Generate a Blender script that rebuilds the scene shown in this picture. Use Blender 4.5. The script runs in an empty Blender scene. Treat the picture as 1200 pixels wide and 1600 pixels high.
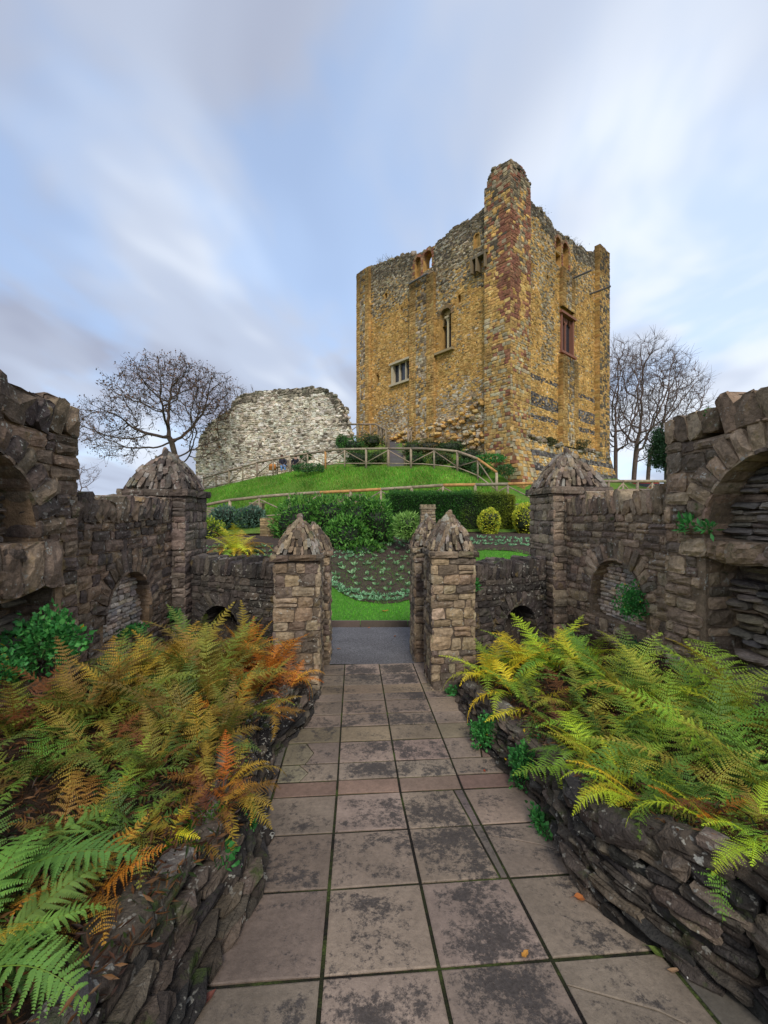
import bpy, math, random
import numpy as np
from mathutils import Vector, Matrix
R = math.radians
sc = bpy.context.scene
C = sc.collection
# ------------------------------------------------------------------ camera
F = 650.0; CZ = 1.7
cam = bpy.data.cameras.new('camera'); camo = bpy.data.objects.new('camera', cam); C.objects.link(camo)
cam.sensor_fit = 'VERTICAL'; cam.sensor_height = 36; cam.lens = 36 * F / 1600.0
cam.clip_start = 0.05; cam.clip_end = 3000
camo.location = (0, 0, CZ); camo.rotation_euler = (R(90), 0, 0)
sc.camera = camo
sc.render.resolution_x = 768; sc.render.resolution_y = 1024
# ------------------------------------------------------------------ world
SUN_EL, SUN_AZ = 42.0, 172.0      # azimuth measured clockwise from +Y (view direction)
w = bpy.data.worlds.new('World'); sc.world = w; w.use_nodes = True
nt = w.node_tree; nt.nodes.clear()
def N(t, **k):
    n = nt.nodes.new(t)
    for a, b in k.items(): setattr(n, a, b)
    return n
out = N('ShaderNodeOutputWorld'); bg = N('ShaderNodeBackground'); bg.inputs[1].default_value = 0.1
sky = N('ShaderNodeTexSky', sky_type='NISHITA'); sky.sun_disc = False
sky.sun_elevation = R(SUN_EL); sky.sun_rotation = R(SUN_AZ)
tc = N('ShaderNodeTexCoord'); sp = N('ShaderNodeSeparateXYZ'); nt.links.new(tc.outputs['Generated'], sp.inputs[0])
def mth(op, a, b=None):
    n = N('ShaderNodeMath', operation=op)
    for i, v in enumerate((a, b)):
        if v is None: continue
        if isinstance(v, (int, float)): n.inputs[i].default_value = v
        else: nt.links.new(v, n.inputs[i])
    return n.outputs[0]
zz = mth('ADD', mth('MAXIMUM', sp.outputs[2], 0.0), 0.22)
cx = mth('DIVIDE', sp.outputs[0], zz); cy = mth('DIVIDE', sp.outputs[1], zz)
def comb(x, y, z):
    n = N('ShaderNodeCombineXYZ')
    for i, v in enumerate((x, y, z)):
        if isinstance(v, (int, float)): n.inputs[i].default_value = v
        else: nt.links.new(v, n.inputs[i])
    return n.outputs[0]
def noise(vec, scale, detail=3, rough=.5, dist=0.0):
    n = N('ShaderNodeTexNoise'); nt.links.new(vec, n.inputs['Vector'])
    n.inputs['Scale'].default_value = scale; n.inputs['Detail'].default_value = detail
    n.inputs['Roughness'].default_value = rough; n.inputs['Distortion'].default_value = dist
    return n.outputs[0]
def ramp(f, pts):
    n = N('ShaderNodeValToRGB'); nt.links.new(f, n.inputs[0]); e = n.color_ramp.elements
    while len(e) < len(pts): e.new(.5)
    for el, (p, c) in zip(e, pts): el.position = p; el.color = (*c, 1)
    n.color_ramp.interpolation = 'EASE'
    return n.outputs[0]
# long soft streaks of cloud drifting along the view direction
v1 = comb(mth('ADD', cx, 3.4), mth('MULTIPLY', cy, .55), 0.0)
v2 = comb(mth('ADD', mth('MULTIPLY', cx, 1.0), 7.1), mth('MULTIPLY', cy, .7), 2.0)
n1 = noise(v1, 1.15, 3, .5, .5); n2 = noise(v2, 1.9, 4, .5, .3)
def lobe(px, py, k):
    d_ = Vector(((px - 600) / F, 1, (800 - py) / F)).normalized(); v = N('ShaderNodeVectorMath', operation='DOT_PRODUCT'); nt.links.new(tc.outputs['Generated'], v.inputs[0]); v.inputs[1].default_value = d_
    return mth('POWER', mth('MAXIMUM', v.outputs['Value'], 0.0), k)
# heavy cloud bank at the upper left, bright thin cloud to the right and low over the horizon, a clearer gap between
n1 = mth('SUBTRACT', mth('ADD', n1, mth('MULTIPLY', lobe(1080, 300, 9.), .13)), mth('MULTIPLY', lobe(150, 60, 6.), .09))
n1 = mth('ADD', n1, mth('MULTIPLY', lobe(300, 330, 60.), .07))
n2 = mth('SUBTRACT', mth('ADD', n2, .06), mth('MULTIPLY', lobe(700, 180, 22.), .13))
cloud = ramp(n1, [(.33, (2.75, 3.05, 4.0)), (.43, (3.3, 3.7, 4.7)), (.52, (3.9, 4.45, 5.6)), (.66, (6.1, 6.6, 7.4))])
fac = ramp(n2, [(.38, (.55, .55, .55)), (.56, (1, 1, 1))])
# clear patches show the Nishita sky (lifted), clouds cover the rest
skyc = N('ShaderNodeMix', data_type='RGBA', blend_type='ADD'); skyc.inputs[0].default_value = 1
nt.links.new(sky.outputs[0], skyc.inputs[6]); skyc.inputs[7].default_value = (1.2, 2.2, 3.9, 1)
mx = N('ShaderNodeMix', data_type='RGBA'); nt.links.new(fac, mx.inputs[0]); nt.links.new(skyc.outputs[2], mx.inputs[6]); nt.links.new(cloud, mx.inputs[7])
nt.links.new(mx.outputs[2], bg.inputs[0]); nt.links.new(bg.outputs[0], out.inputs[0])
# ------------------------------------------------------------------ sun behind thin cloud
sl = bpy.data.lights.new('sun', 'SUN'); sl.energy = 1.5; sl.angle = R(14); sl.color = (1, .95, .87)
so = bpy.data.objects.new('sun', sl); C.objects.link(so)
d = Vector((math.sin(R(SUN_AZ)) * math.cos(R(SUN_EL)), math.cos(R(SUN_AZ)) * math.cos(R(SUN_EL)), math.sin(R(SUN_EL))))
so.rotation_euler = d.to_track_quat('Z', 'Y').to_euler(); so.location = d * 60
sc.view_settings.view_transform = 'Standard'; sc.view_settings.look = 'None'
sc.view_settings.exposure = 0.55; sc.view_settings.gamma = 1
# ================================================================== helpers
A = np.array
def unit(v): v = A(v, float); return v / np.linalg.norm(v)
ZU = A([0., 0., 1.])
class MB:
    """collects vertices and faces and links them as ONE mesh object"""
    def __init__(s): s.v = []; s.q = []; s.t = []; s.qc = []; s.tc = []; s.qm = []; s.tm = []; s.n = 0
    def add(s, v, q=None, t=None, col=(1, 1, 1), m=0):
        v = np.asarray(v, float).reshape(-1, 3); s.v.append(v)
        for f, L, Lc, Lm, k in ((q, s.q, s.qc, s.qm, 4), (t, s.t, s.tc, s.tm, 3)):
            if f is not None and len(f):
                f = np.asarray(f, int).reshape(-1, k); L.append(f + s.n)
                c = np.asarray(col, float)
                if c.ndim == 1: c = np.tile(c, (len(f), 1))
                Lc.append(c[:len(f)]); Lm.append(np.full(len(f), m))
        s.n += len(v)
    def box(s, c, sz, col=(1, 1, 1), m=0, rz=0.0, ax=None):
        sx, sy, sz_ = A(sz) / 2.
        P = A([[x, y, z] for x in (-sx, sx) for y in (-sy, sy) for z in (-sz_, sz_)], float)
        if ax is not None: P = P @ A(ax)
        elif rz: c_, s_ = math.cos(rz), math.sin(rz); P = P @ A([[c_, s_, 0], [-s_, c_, 0], [0, 0, 1]])
        s.add(P + A(c), [[0, 1, 3, 2], [4, 6, 7, 5], [0, 4, 5, 1], [2, 3, 7, 6], [0, 2, 6, 4], [1, 5, 7, 3]], col=col, m=m)
    def build(s, name, mats, parent=None, smooth=False):
        me = bpy.data.meshes.new(name)
        V = np.concatenate(s.v) if s.v else np.zeros((0, 3))
        Q = np.concatenate(s.q) if s.q else np.zeros((0, 4), int); T = np.concatenate(s.t) if s.t else np.zeros((0, 3), int)
        me.vertices.add(len(V)); me.vertices.foreach_set('co', V.ravel().astype(np.float32))
        loops = np.concatenate([Q.ravel(), T.ravel()]); me.loops.add(len(loops)); me.loops.foreach_set('vertex_index', loops.astype(np.int32))
        st = np.concatenate([np.arange(len(Q)) * 4, len(Q) * 4 + np.arange(len(T)) * 3])
        me.polygons.add(len(st)); me.polygons.foreach_set('loop_start', st.astype(np.int32))
        mm = np.concatenate((s.qm or [np.zeros(0)]) + (s.tm or [np.zeros(0)]))
        me.polygons.foreach_set('material_index', mm.astype(np.int32))
        me.polygons.foreach_set('use_smooth', np.full(len(st), bool(smooth)))
        me.update(calc_edges=True)
        cc = np.concatenate((s.qc or [np.zeros((0, 3))]) + (s.tc or [np.zeros((0, 3))]))
        at = me.attributes.new('Col', 'FLOAT_COLOR', 'FACE')
        at.data.foreach_set('color', np.hstack([cc, np.ones((len(cc), 1))]).ravel().astype(np.float32))
        for m_ in (mats if isinstance(mats, (list, tuple)) else [mats]): me.materials.append(m_)
        o = bpy.data.objects.new(name, me); C.objects.link(o)
        if parent is not None: o.parent = parent
        return o
def tag(o, label=None, cat=None, group=None, kind=None):
    if label: o['label'] = label
    if cat: o['category'] = cat
    if group: o['group'] = group
    if kind: o['kind'] = kind
    return o
def empty(name, loc=(0, 0, 0), rz=0):
    o = bpy.data.objects.new(name, None); C.objects.link(o); o.location = [float(x) for x in loc]; o.rotation_euler = (0, 0, rz)
    o.empty_display_size = .2
    return o
_rs = np.random.default_rng(5)
_K = [(_rs.normal(size=(7, 3)), _rs.uniform(0, 6.28, 7)) for _ in range(8)]
def sn(P, f=1., seed=0):
    """smooth pseudo noise about -1..1"""
    K, ph = _K[seed % 8]; P = np.asarray(P, float) * f + seed * 3.7
    return np.sin(P @ K.T * np.linspace(.7, 2.2, 7) + ph).sum(-1) / 3.2
class Fr:
    def __init__(s, O, U, Nn, V=ZU): s.O = A(O, float); s.U = unit(U); s.N = unit(Nn); s.V = unit(V)
    def pt(s, a, z, n=0.): 
        a, z, n = np.broadcast_arrays(a, z, n)
        return s.O + a[..., None] * s.U + z[..., None] * s.V + n[..., None] * s.N
_gt = {}
def gridt(nx, ny):
    if (nx, ny) not in _gt:
        i = np.arange(nx * ny).reshape(nx, ny)
        _gt[(nx, ny)] = np.stack([i[:-1, :-1], i[1:, :-1], i[1:, 1:], i[:-1, 1:]], -1).reshape(-1, 4)
    return _gt[(nx, ny)]
def stone(mb, c, U, V, Nn, w_, h, d_, rng, col, g=4, rough=.12, base=-.012, m=0, rnd=.22):
    """one rough block: pillow front on a short skirt"""
    t = np.concatenate([[-1, -1], np.linspace(-.88, .88, g) if g > 1 else [0.], [1, 1]])
    nx = len(t); a, b = np.meshgrid(t, t, indexing='ij')
    r2 = (np.abs(a) ** 5 + np.abs(b) ** 5); sh = 1 - rnd * np.clip(r2 - 1, 0, 1) * .5
    co = rng.uniform(-1, 1, (4, 2)) * min(w_, h) * rough * .9
    wt = np.stack([(1 - a) * (1 - b), (1 + a) * (1 - b), (1 + a) * (1 + b), (1 - a) * (1 + b)], -1) / 4
    off = wt @ co
    x = a * sh * w_ / 2 + off[..., 0]; y = b * sh * h / 2 + off[..., 1]
    ed = np.maximum(np.abs(a), np.abs(b))
    tilt = rng.uniform(-.25, .25, 2)
    dep = d_ * (1 - .45 * (ed > .8) * 1.0) * (1 + tilt[0] * a + tilt[1] * b) + rng.normal(0, rough * .22 * min(w_, h), a.shape)
    i = np.arange(nx); ring = (i[:, None] == 0) | (i[:, None] == nx - 1) | (i[None] == 0) | (i[None] == nx - 1)
    dep = np.where(ring, base, dep)
    P = A(c) + x[..., None] * U + y[..., None] * V + dep[..., None] * Nn
    f = gridt(nx, nx)
    if np.dot(np.cross(U, V), Nn) < 0: f = f[:, ::-1]
    mb.add(P, f, col=col, m=m)
def masonry(mb, fr, s0, s1, z0, ztop, rng, pal, course=(.09, .18), length=(.14, .38), d_=.03, gap=.01, skip=None, g=3, rough=.12, wob=.02, drop=0.0, n0=0.):
    z = z0; zmax = max(ztop(s) for s in np.linspace(s0, s1, 60)); ph = rng.uniform(0, 6)
    while z < zmax:
        h = rng.uniform(*course); s = s0
        while s < s1 - .02:
            l = rng.uniform(*length) * (1 if rng.random() > .15 else .55)
            if s + l > s1 - .06: l = s1 - s
            sc_ = s + l / 2; zt = ztop(sc_); zw = wob * math.sin(sc_ * 2.1 + z * 1.3 + ph)
            zc = z + h / 2 + zw; hh = h
            if zc + h / 2 > zt: hh = zt - (zc - h / 2); zc = zc - h / 2 + hh / 2
            if hh > .03 and skip and skip(sc_, zc, l, hh):          # try smaller stones beside an opening
                for k_, (a_, b_) in enumerate(((-.25, .25), (.25, .25), (-.25, -.25), (.25, -.25))):
                    if l > .1 and not skip(sc_ + a_ * l, zc + b_ * hh, l / 2, hh / 2): stone(mb, fr.pt(sc_ + a_ * l, zc + b_ * hh, n0), fr.U, fr.V, fr.N, l / 2 - gap * .6, hh / 2 - gap * .6, d_ * rng.uniform(.6, 1.2), rng, pal(sc_, zc, rng), g=g, rough=rough)
            elif hh > .03 and rng.random() >= drop:
                c_ = pal(sc_, zc, rng)
                parts = [(sc_, zc, l, hh)]
                if hh > course[0] * 1.5 and rng.random() < .18:
                    k = rng.uniform(.35, .65); parts = [(sc_, zc - hh / 2 + hh * k / 2, l, hh * k), (sc_, zc + hh / 2 - hh * (1 - k) / 2, l, hh * (1 - k))]
                for (a_, b_, l_, h_) in parts:
                    gg = min(gap, h_ * .2)
                    stone(mb, fr.pt(a_, b_, n0), fr.U, fr.V, fr.N, l_ - gg, h_ - gg, d_ * rng.uniform(.6, 1.4), rng, c_, g=g, rough=rough)
            s += l
        z += h
def wall_body(mb, fr, s0, s1, zb, ztop, thick, holes=(), ds=.2, col=(.3, .25, .2), m=0, mh=None):
    """solid wall with recesses or through-openings; holes: (h0,h1,zbot,ztopfn,depth) depth None = through"""
    br = set(np.round(np.linspace(s0, s1, max(2, int((s1 - s0) / ds) + 1)), 4))
    for h in holes: br |= set(np.round(np.linspace(h[0], h[1], 13), 4))
    br = sorted(br)
    def q(pts, c=col, mm=m): mb.add(A(pts), [[0, 1, 2, 3]], col=c, m=mm)
    P = lambda s, z, n: fr.pt(s, z, n)
    for a, b in zip(br[:-1], br[1:]):
        hs = sorted([h for h in holes if a >= h[0] - 1e-4 and b <= h[1] + 1e-4], key=lambda h: h[2])
        za = zb_ = zb
        for side, n in ((0, 0.), (1, -thick)):
            za, zc = zb, zb
            for h in hs:
                if side == 1 and h[4] is not None: continue
                q([P(a, za, n), P(b, zc, n), P(b, h[2], n), P(a, h[2], n)]); za, zc = h[3](a), h[3](b)
            q([P(a, za, n), P(b, zc, n), P(b, ztop(b), n), P(a, ztop(a), n)])
        q([P(a, ztop(a), 0), P(b, ztop(b), 0), P(b, ztop(b), -thick), P(a, ztop(a), -thick)])
        for h in hs:
            dp = h[4] if h[4] is not None else thick
            q([P(a, h[2], 0), P(b, h[2], 0), P(b, h[2], -dp), P(a, h[2], -dp)])
            q([P(a, h[3](a), 0), P(b, h[3](b), 0), P(b, h[3](b), -dp), P(a, h[3](a), -dp)])
            if h[4] is not None: q([P(a, h[2], -dp), P(b, h[2], -dp), P(b, h[3](b), -dp), P(a, h[3](a), -dp)])
    for h in holes:
        dp = h[4] if h[4] is not None else thick
        for s in (h[0], h[1]): q([P(s, h[2], 0), P(s, h[3](s), 0), P(s, h[3](s), -dp), P(s, h[2], -dp)])
    for s in (s0, s1): q([P(s, zb, 0), P(s, ztop(s), 0), P(s, ztop(s), -thick), P(s, zb, -thick)])
def arch_top(c, r, spring, rise=None):
    rise = rise or r
    return lambda s: spring + rise * math.sqrt(max(0., 1 - ((s - c) / r) ** 2))
def voussoirs(mb, fr, c, r, spring, rise, rng, pal, th=.2, n=13, d_=.05, reveal=.25, a0=0, a1=math.pi, g=3):
    for k in range(n):
        t = a0 + (a1 - a0) * (k + .5) / n
        er = A([math.cos(t) * r, math.sin(t) * rise]); nn = unit(A([math.cos(t) / r, math.sin(t) / rise]))
        L = th * rng.uniform(.8, 1.2)
        c2 = A([c, spring]) + er + nn * L / 2
        U3 = fr.U * nn[0] + fr.V * nn[1]; V3 = np.cross(fr.N, U3)
        wdt = (a1 - a0) * (r + rise) / 2 / n * (1 + th / 2 / r)
        stone(mb, fr.pt(c2[0], c2[1], 0), U3, V3, fr.N, L, wdt * .88, d_ * rng.uniform(.7, 1.3), rng, pal(c2[0], c2[1], rng), g=g, rough=.1)
        ci = A([c, spring]) + er          # the soffit of the arch
        stone(mb, fr.pt(ci[0], ci[1], -reveal / 2 + .02), fr.N, V3, -U3, reveal + .04, wdt * .9, .025, rng, pal(c2[0], c2[1], rng), g=g, rough=.08)
_ico = None
def rock(mb, c, sz, rng, col, rot=0., sub=2, rough=.25, m=0):
    global _ico
    if _ico is None: _ico = {}
    if sub not in _ico:
        import bmesh
        b = bmesh.new(); bmesh.ops.create_icosphere(b, subdivisions=sub, radius=1)
        b.verts.ensure_lookup_table()
        _ico[sub] = (A([v.co[:] for v in b.verts]), A([[v.index for v in f.verts] for f in b.faces])); b.free()
    V, Fc = _ico[sub]; sd = rng.integers(0, 8); o = rng.uniform(-9, 9, 3)
    P = np.sign(V) * np.abs(V) ** .75
    P = P * (1 + rough * sn(V + o, 1.1, sd) + rough * .45 * np.abs(sn(V + o, 2.6, sd + 1)))[:, None]
    P = P * A(sz) / 2; c_, s_ = math.cos(rot), math.sin(rot); tx = rng.uniform(-.25, .25)
    P = P @ A([[c_, s_, 0], [-s_, c_, 0], [0, 0, 1]]) @ A([[1, 0, 0], [0, math.cos(tx), math.sin(tx)], [0, -math.sin(tx), math.cos(tx)]])
    mb.add(P + A(c), t=Fc, col=col, m=m)
def tube(mb, pts, rad, n=8, col=(1, 1, 1), m=0, caps=True):
    pts = A(pts, float); k = len(pts); rad = np.broadcast_to(rad, (k,))
    T = np.gradient(pts, axis=0); T /= np.linalg.norm(T, axis=1)[:, None] + 1e-9
    ref = A([0, 0, 1.]) if abs(T[0][2]) < .9 else A([1., 0, 0])
    B = np.cross(T, ref); B /= np.linalg.norm(B, axis=1)[:, None] + 1e-9; D = np.cross(B, T)
    an = np.linspace(0, 2 * np.pi, n, endpoint=False)
    V = pts[:, None] + rad[:, None, None] * (np.cos(an)[None, :, None] * B[:, None] + np.sin(an)[None, :, None] * D[:, None])
    i = np.arange(k * n).reshape(k, n); j = np.roll(i, -1, 1)
    q = np.stack([i[:-1], i[1:], j[1:], j[:-1]], -1).reshape(-1, 4)
    V = V.reshape(-1, 3); t = []
    if caps:
        V = np.vstack([V, pts[0], pts[-1]]); a, b = k * n, k * n + 1
        t = [[a, i[0][x], j[0][x]] for x in range(n)] + [[b, j[-1][x], i[-1][x]] for x in range(n)]
    mb.add(V, q, t if len(t) else None, col=col, m=m)
def jit(c, rng, a=.15, hue=.04):
    k = 1 + rng.uniform(-a, a); return np.clip(A(c) * k * (1 + rng.uniform(-hue, hue, 3)), 0, 1)
def pick(cs, rng, p=None, a=.18): return jit(cs[rng.choice(len(cs), p=p)], rng, a)
# ------------------------------------------------------------------ materials
class NT:
    def __init__(s, name):
        s.m = bpy.data.materials.new(name); s.m.use_nodes = True; s.t = s.m.node_tree; s.b = s.t.nodes['Principled BSDF']
        s.tc = s.n('ShaderNodeTexCoord')
    def n(s, t, **k):
        n = s.t.nodes.new(t)
        for a, b in k.items(): setattr(n, a, b)
        return n
    def l(s, a, b): s.t.links.new(a, b)
    def noise(s, sc_, det=4, ro=.55, out=0, dist=0., vec=None, stretch=None):
        n = s.n('ShaderNodeTexNoise'); v = vec or s.tc.outputs['Object']
        if stretch:
            mp = s.n('ShaderNodeMapping'); mp.inputs['Scale'].default_value = stretch; s.l(v, mp.inputs[0]); v = mp.outputs[0]
        s.l(v, n.inputs['Vector']); n.inputs['Scale'].default_value = sc_; n.inputs['Detail'].default_value = det
        n.inputs['Roughness'].default_value = ro; n.inputs['Distortion'].default_value = dist; return n.outputs[out]
    def vor(s, sc_, feat='F1', out='Distance', rand=1.):
        n = s.n('ShaderNodeTexVoronoi', feature=feat); s.l(s.tc.outputs['Object'], n.inputs['Vector']); n.inputs['Scale'].default_value = sc_
        n.inputs['Randomness'].default_value = rand; return n.outputs[out]
    def ramp(s, f, pts, inter='LINEAR'):
        n = s.n('ShaderNodeValToRGB'); s.l(f, n.inputs[0]); e = n.color_ramp.elements
        while len(e) < len(pts): e.new(.5)
        for el, (p, c) in zip(e, pts): el.position = p; el.color = (*((c,) * 3 if isinstance(c, (int, float)) else c), 1)
        n.color_ramp.interpolation = inter; return n.outputs[0]
    def mix(s, f, a, b, bt='MIX'):
        n = s.n('ShaderNodeMix', data_type='RGBA', blend_type=bt)
        for i, v in ((0, f), (6, a), (7, b)):
            if isinstance(v, (int, float)) and i == 0: n.inputs[0].default_value = v
            elif isinstance(v, (tuple, list)): n.inputs[i].default_value = (*v, 1)
            else: s.l(v, n.inputs[i])
        return n.outputs[2]
    def attr(s): n = s.n('ShaderNodeAttribute'); n.attribute_name = 'Col'; return n.outputs['Color']
    def bump(s, f, dist=.01, st=1.):
        n = s.n('ShaderNodeBump'); n.inputs['Distance'].default_value = dist; n.inputs['Strength'].default_value = st
        s.l(f, n.inputs['Height']); s.l(n.outputs[0], s.b.inputs['Normal'])
    def fin(s, col, rough=.85, spec=.3):
        if isinstance(col, (tuple, list)): s.b.inputs['Base Color'].default_value = (*col, 1)
        else: s.l(col, s.b.inputs['Base Color'])
        s.b.inputs['Roughness'].default_value = rough; s.b.inputs['Specular IOR Level'].default_value = spec; return s.m
def stone_mat(name, mott=6., lich=.5, lc=(.42, .40, .34), moss=.0, bd=.02, blot=.55, fine=45., yel=0.):
    n = NT(name); c = n.attr()
    c = n.mix(1, c, n.ramp(n.noise(mott, 5, .65), [(.3, blot), (.5, 1.), (.7, 1.35)]), 'MULTIPLY')
    c = n.mix(1, c, n.ramp(n.noise(mott * 5, 3, .6), [(.3, .7), (.7, 1.25)]), 'MULTIPLY')
    if lich:
        f = n.ramp(n.noise(fine * .45, 2, .7), [(.70 - lich * .13, 0.), (.74 - lich * .13, 1.)])
        g = n.ramp(n.noise(3.1, 2), [(.42, .0), (.62, .9)])
        ff = n.mix(1, f, g, 'MULTIPLY'); c = n.mix(ff, c, lc)
    if yel: c = n.mix(n.ramp(n.noise(5.3, 3, .6), [(.62, 0.), (.72, yel)]), c, (.30, .20, .05))
    if moss: c = n.mix(n.ramp(n.noise(4.7, 5, .7), [(.62 - moss * .15, 0.), (.75 - moss * .15, .85)]), c, (.05, .075, .015))
    h = n.mix(.5, n.noise(fine, 4, .7), n.noise(fine * .25, 4, .7)); n.bump(h, bd, .9)
    return n.fin(c, .9, .25)
M = {}
M['wall'] = stone_mat('weathered_wall_stone', 5, .7, bd=.03, moss=.1, yel=.4)
M['pier'] = stone_mat('gate_pier_stone', 6, .6, bd=.02, yel=.3)
M['slate'] = stone_mat('niche_slate', 9, .25, bd=.015, blot=.7)
M['bedrock'] = stone_mat('bed_edge_stone', 7, .75, bd=.03, moss=.3, fine=48)
M['tower'] = stone_mat('keep_stone', .8, .0, bd=.04, blot=.74, fine=12.)
M['ruin'] = stone_mat('chalk_rubble', 1.0, .0, bd=.05, blot=.7, fine=9.)
def leaf_mat(name, objcol=False, sat=1., tr=.25):
    n = NT(name)
    if objcol:
        oi = n.n('ShaderNodeObjectInfo'); c = n.mix(1, n.attr(), oi.outputs['Color'], 'MULTIPLY')
    else: c = n.attr()
    n.fin(c, .55, .35)
    tb = n.n('ShaderNodeBsdfTranslucent'); n.l(c, tb.inputs[0]); mx_ = n.n('ShaderNodeMixShader'); mx_.inputs[0].default_value = tr
    n.l(n.b.outputs[0], mx_.inputs[1]); n.l(tb.outputs[0], mx_.inputs[2]); n.l(mx_.outputs[0], n.t.nodes['Material Output'].inputs[0])
    return n.m
M['leaf'] = leaf_mat('leaf'); M['frond'] = leaf_mat('fern_frond', True); M['grassblade'] = leaf_mat('grass_blade', tr=.35)
def flat(name, col, rough=.7, nz=None, amt=.3, bd=0.):
    n = NT(name); c = tuple(col)
    if nz:
        c = n.mix(1, n.attr(), n.ramp(n.noise(nz, 4, .6), [(.3, 1 - amt), (.7, 1 + amt)]), 'MULTIPLY'); 
        if bd: n.bump(n.noise(nz * 2, 4, .7), bd)
    return n.fin(c, rough)
M['wood'] = flat('weathered_rail_wood', (1, 1, 1), .8, 7, .35, .01)
M['bark'] = flat('bark', (1, 1, 1), .9, 4, .35, .03)
M['plain'] = flat('matte', (1, 1, 1), .8, 20, .12)
M['dark'] = NT('leaded_glass').fin((.03, .035, .045), .25, .5)
n = NT('garden_soil'); c = n.ramp(n.noise(9, 6, .7), [(.3, (.035, .024, .018)), (.55, (.075, .052, .038)), (.75, (.12, .085, .065))]); n.bump(n.noise(22, 5, .7), .05); M['soil'] = n.fin(c, .95)
n = NT('bed_litter'); c = n.ramp(n.noise(13, 6, .75), [(.3, (.018, .012, .008)), (.55, (.045, .026, .014)), (.72, (.11, .05, .02))]); n.bump(n.noise(30, 5, .7), .04); M['litter'] = n.fin(c, .95)
n = NT('asphalt'); c = n.mix(1, n.ramp(n.noise(1.6, 6, .75), [(.3, (.105, .10, .105)), (.7, (.165, .16, .165))]), n.ramp(n.noise(38, 4, .85), [(.35, .5), (.65, 1.5)]), 'MULTIPLY'); n.bump(n.noise(180, 2), .006); M['asphalt'] = n.fin(c, .95, .1)
n = NT('lawn_ground'); c = n.ramp(n.noise(14, 6, .7), [(.3, (.05, .14, .012)), (.5, (.08, .25, .02)), (.72, (.15, .33, .04))]); n.bump(n.noise(70, 4, .8), .03); M['lawn'] = n.fin(c, .9)
n = NT('motte_turf'); c = n.mix(n.ramp(n.noise(.45, 5, .65), [(.4, 0.), (.62, 1.)]), n.ramp(n.noise(6, 6, .7), [(.3, (.06, .15, .012)), (.7, (.13, .31, .03))]), n.ramp(n.noise(5, 5, .7), [(.3, (.11, .16, .02)), (.7, (.24, .30, .05))])); n.bump(n.noise(25, 4, .8), .06); M['turf'] = n.fin(c, .95)
n = NT('country_ground'); c = n.ramp(n.noise(.3, 6, .7), [(.3, (.03, .06, .012)), (.7, (.09, .12, .03))]); M['ground'] = n.fin(c, .95)
n = NT('gravel_path'); c = n.ramp(n.noise(30, 4, .7), [(.3, (.12, .10, .08)), (.7, (.24, .21, .17))]); M['gravel'] = n.fin(c, .95)
# paving: pale edges, dark blotchy algae in the middle of the trodden slabs
n = NT('paving_slab'); c = n.attr()
big = n.noise(2.3, 6, .75, dist=.3); mid_ = n.noise(24, 7, .85)
cm = n.mix(.5, big, mid_)
sep = n.n('ShaderNodeAttribute'); sep.attribute_name = 'stain'
mb_ = n.n('ShaderNodeMath', operation='MULTIPLY_ADD'); n.l(cm, mb_.inputs[0]); mb_.inputs[1].default_value = 2.0; mb_.inputs[2].default_value = -.5
ma = n.n('ShaderNodeMath', operation='ADD'); n.l(mb_.outputs[0], ma.inputs[0]); n.l(sep.outputs['Fac'], ma.inputs[1])
fa = n.ramp(ma.outputs[0], [(.48, 0.), (.585, .86)])
c = n.mix(1, c, n.ramp(n.noise(30, 4, .7), [(.3, .78), (.7, 1.2)]), 'MULTIPLY')
c = n.mix(1, c, n.ramp(n.noise(1.1, 3, .6), [(.35, .66), (.65, 1.15)]), 'MULTIPLY')
c = n.mix(fa, c, n.ramp(n.noise(60, 3, .7), [(.3, (.022, .018, .017)), (.7, (.07, .06, .056))]))
n.bump(n.mix(.5, n.noise(90, 4, .75), n.noise(14, 5, .7)), .008, .7)
M['slab'] = n.fin(c, .62, .4)
n = NT('joint_moss'); c = n.ramp(n.noise(3.5, 5, .7), [(.42, (.014, .011, .008)), (.54, (.028, .032, .009)), (.68, (.075, .105, .02))]); n.bump(n.noise(60, 4), .02); M['joint'] = n.fin(c, .95)
n = NT('hedge_core'); M['core'] = n.fin((.012, .022, .006), .95, .1)
def linkmesh(name, V, Fq, mat, kind=None, smooth=True):
    mb = MB(); mb.add(V, Fq); o = mb.build(name, mat, smooth=smooth)
    if kind: o['kind'] = kind
    return o
# ------------------------------------------------------------------ frames
PHI = math.atan(.0718); PU = A([math.cos(PHI), math.sin(PHI), 0]); PV = A([-math.sin(PHI), math.cos(PHI), 0]); PO = A([.373, 0, 0])
def pw(u, v, z=0.): return PO + PU * u + PV * v + ZU * z
def uv(x, y): q = A([x, y, 0]) - PO; return float(q @ PU), float(q @ PV)
def zp(v): return -.165 * v if v < 3.36 else -.5544 - .007 * (v - 3.36)
def pix(px, py, Y): return A([(px - 600) / F * Y, Y, CZ + (800 - py) / F * Y])
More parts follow.
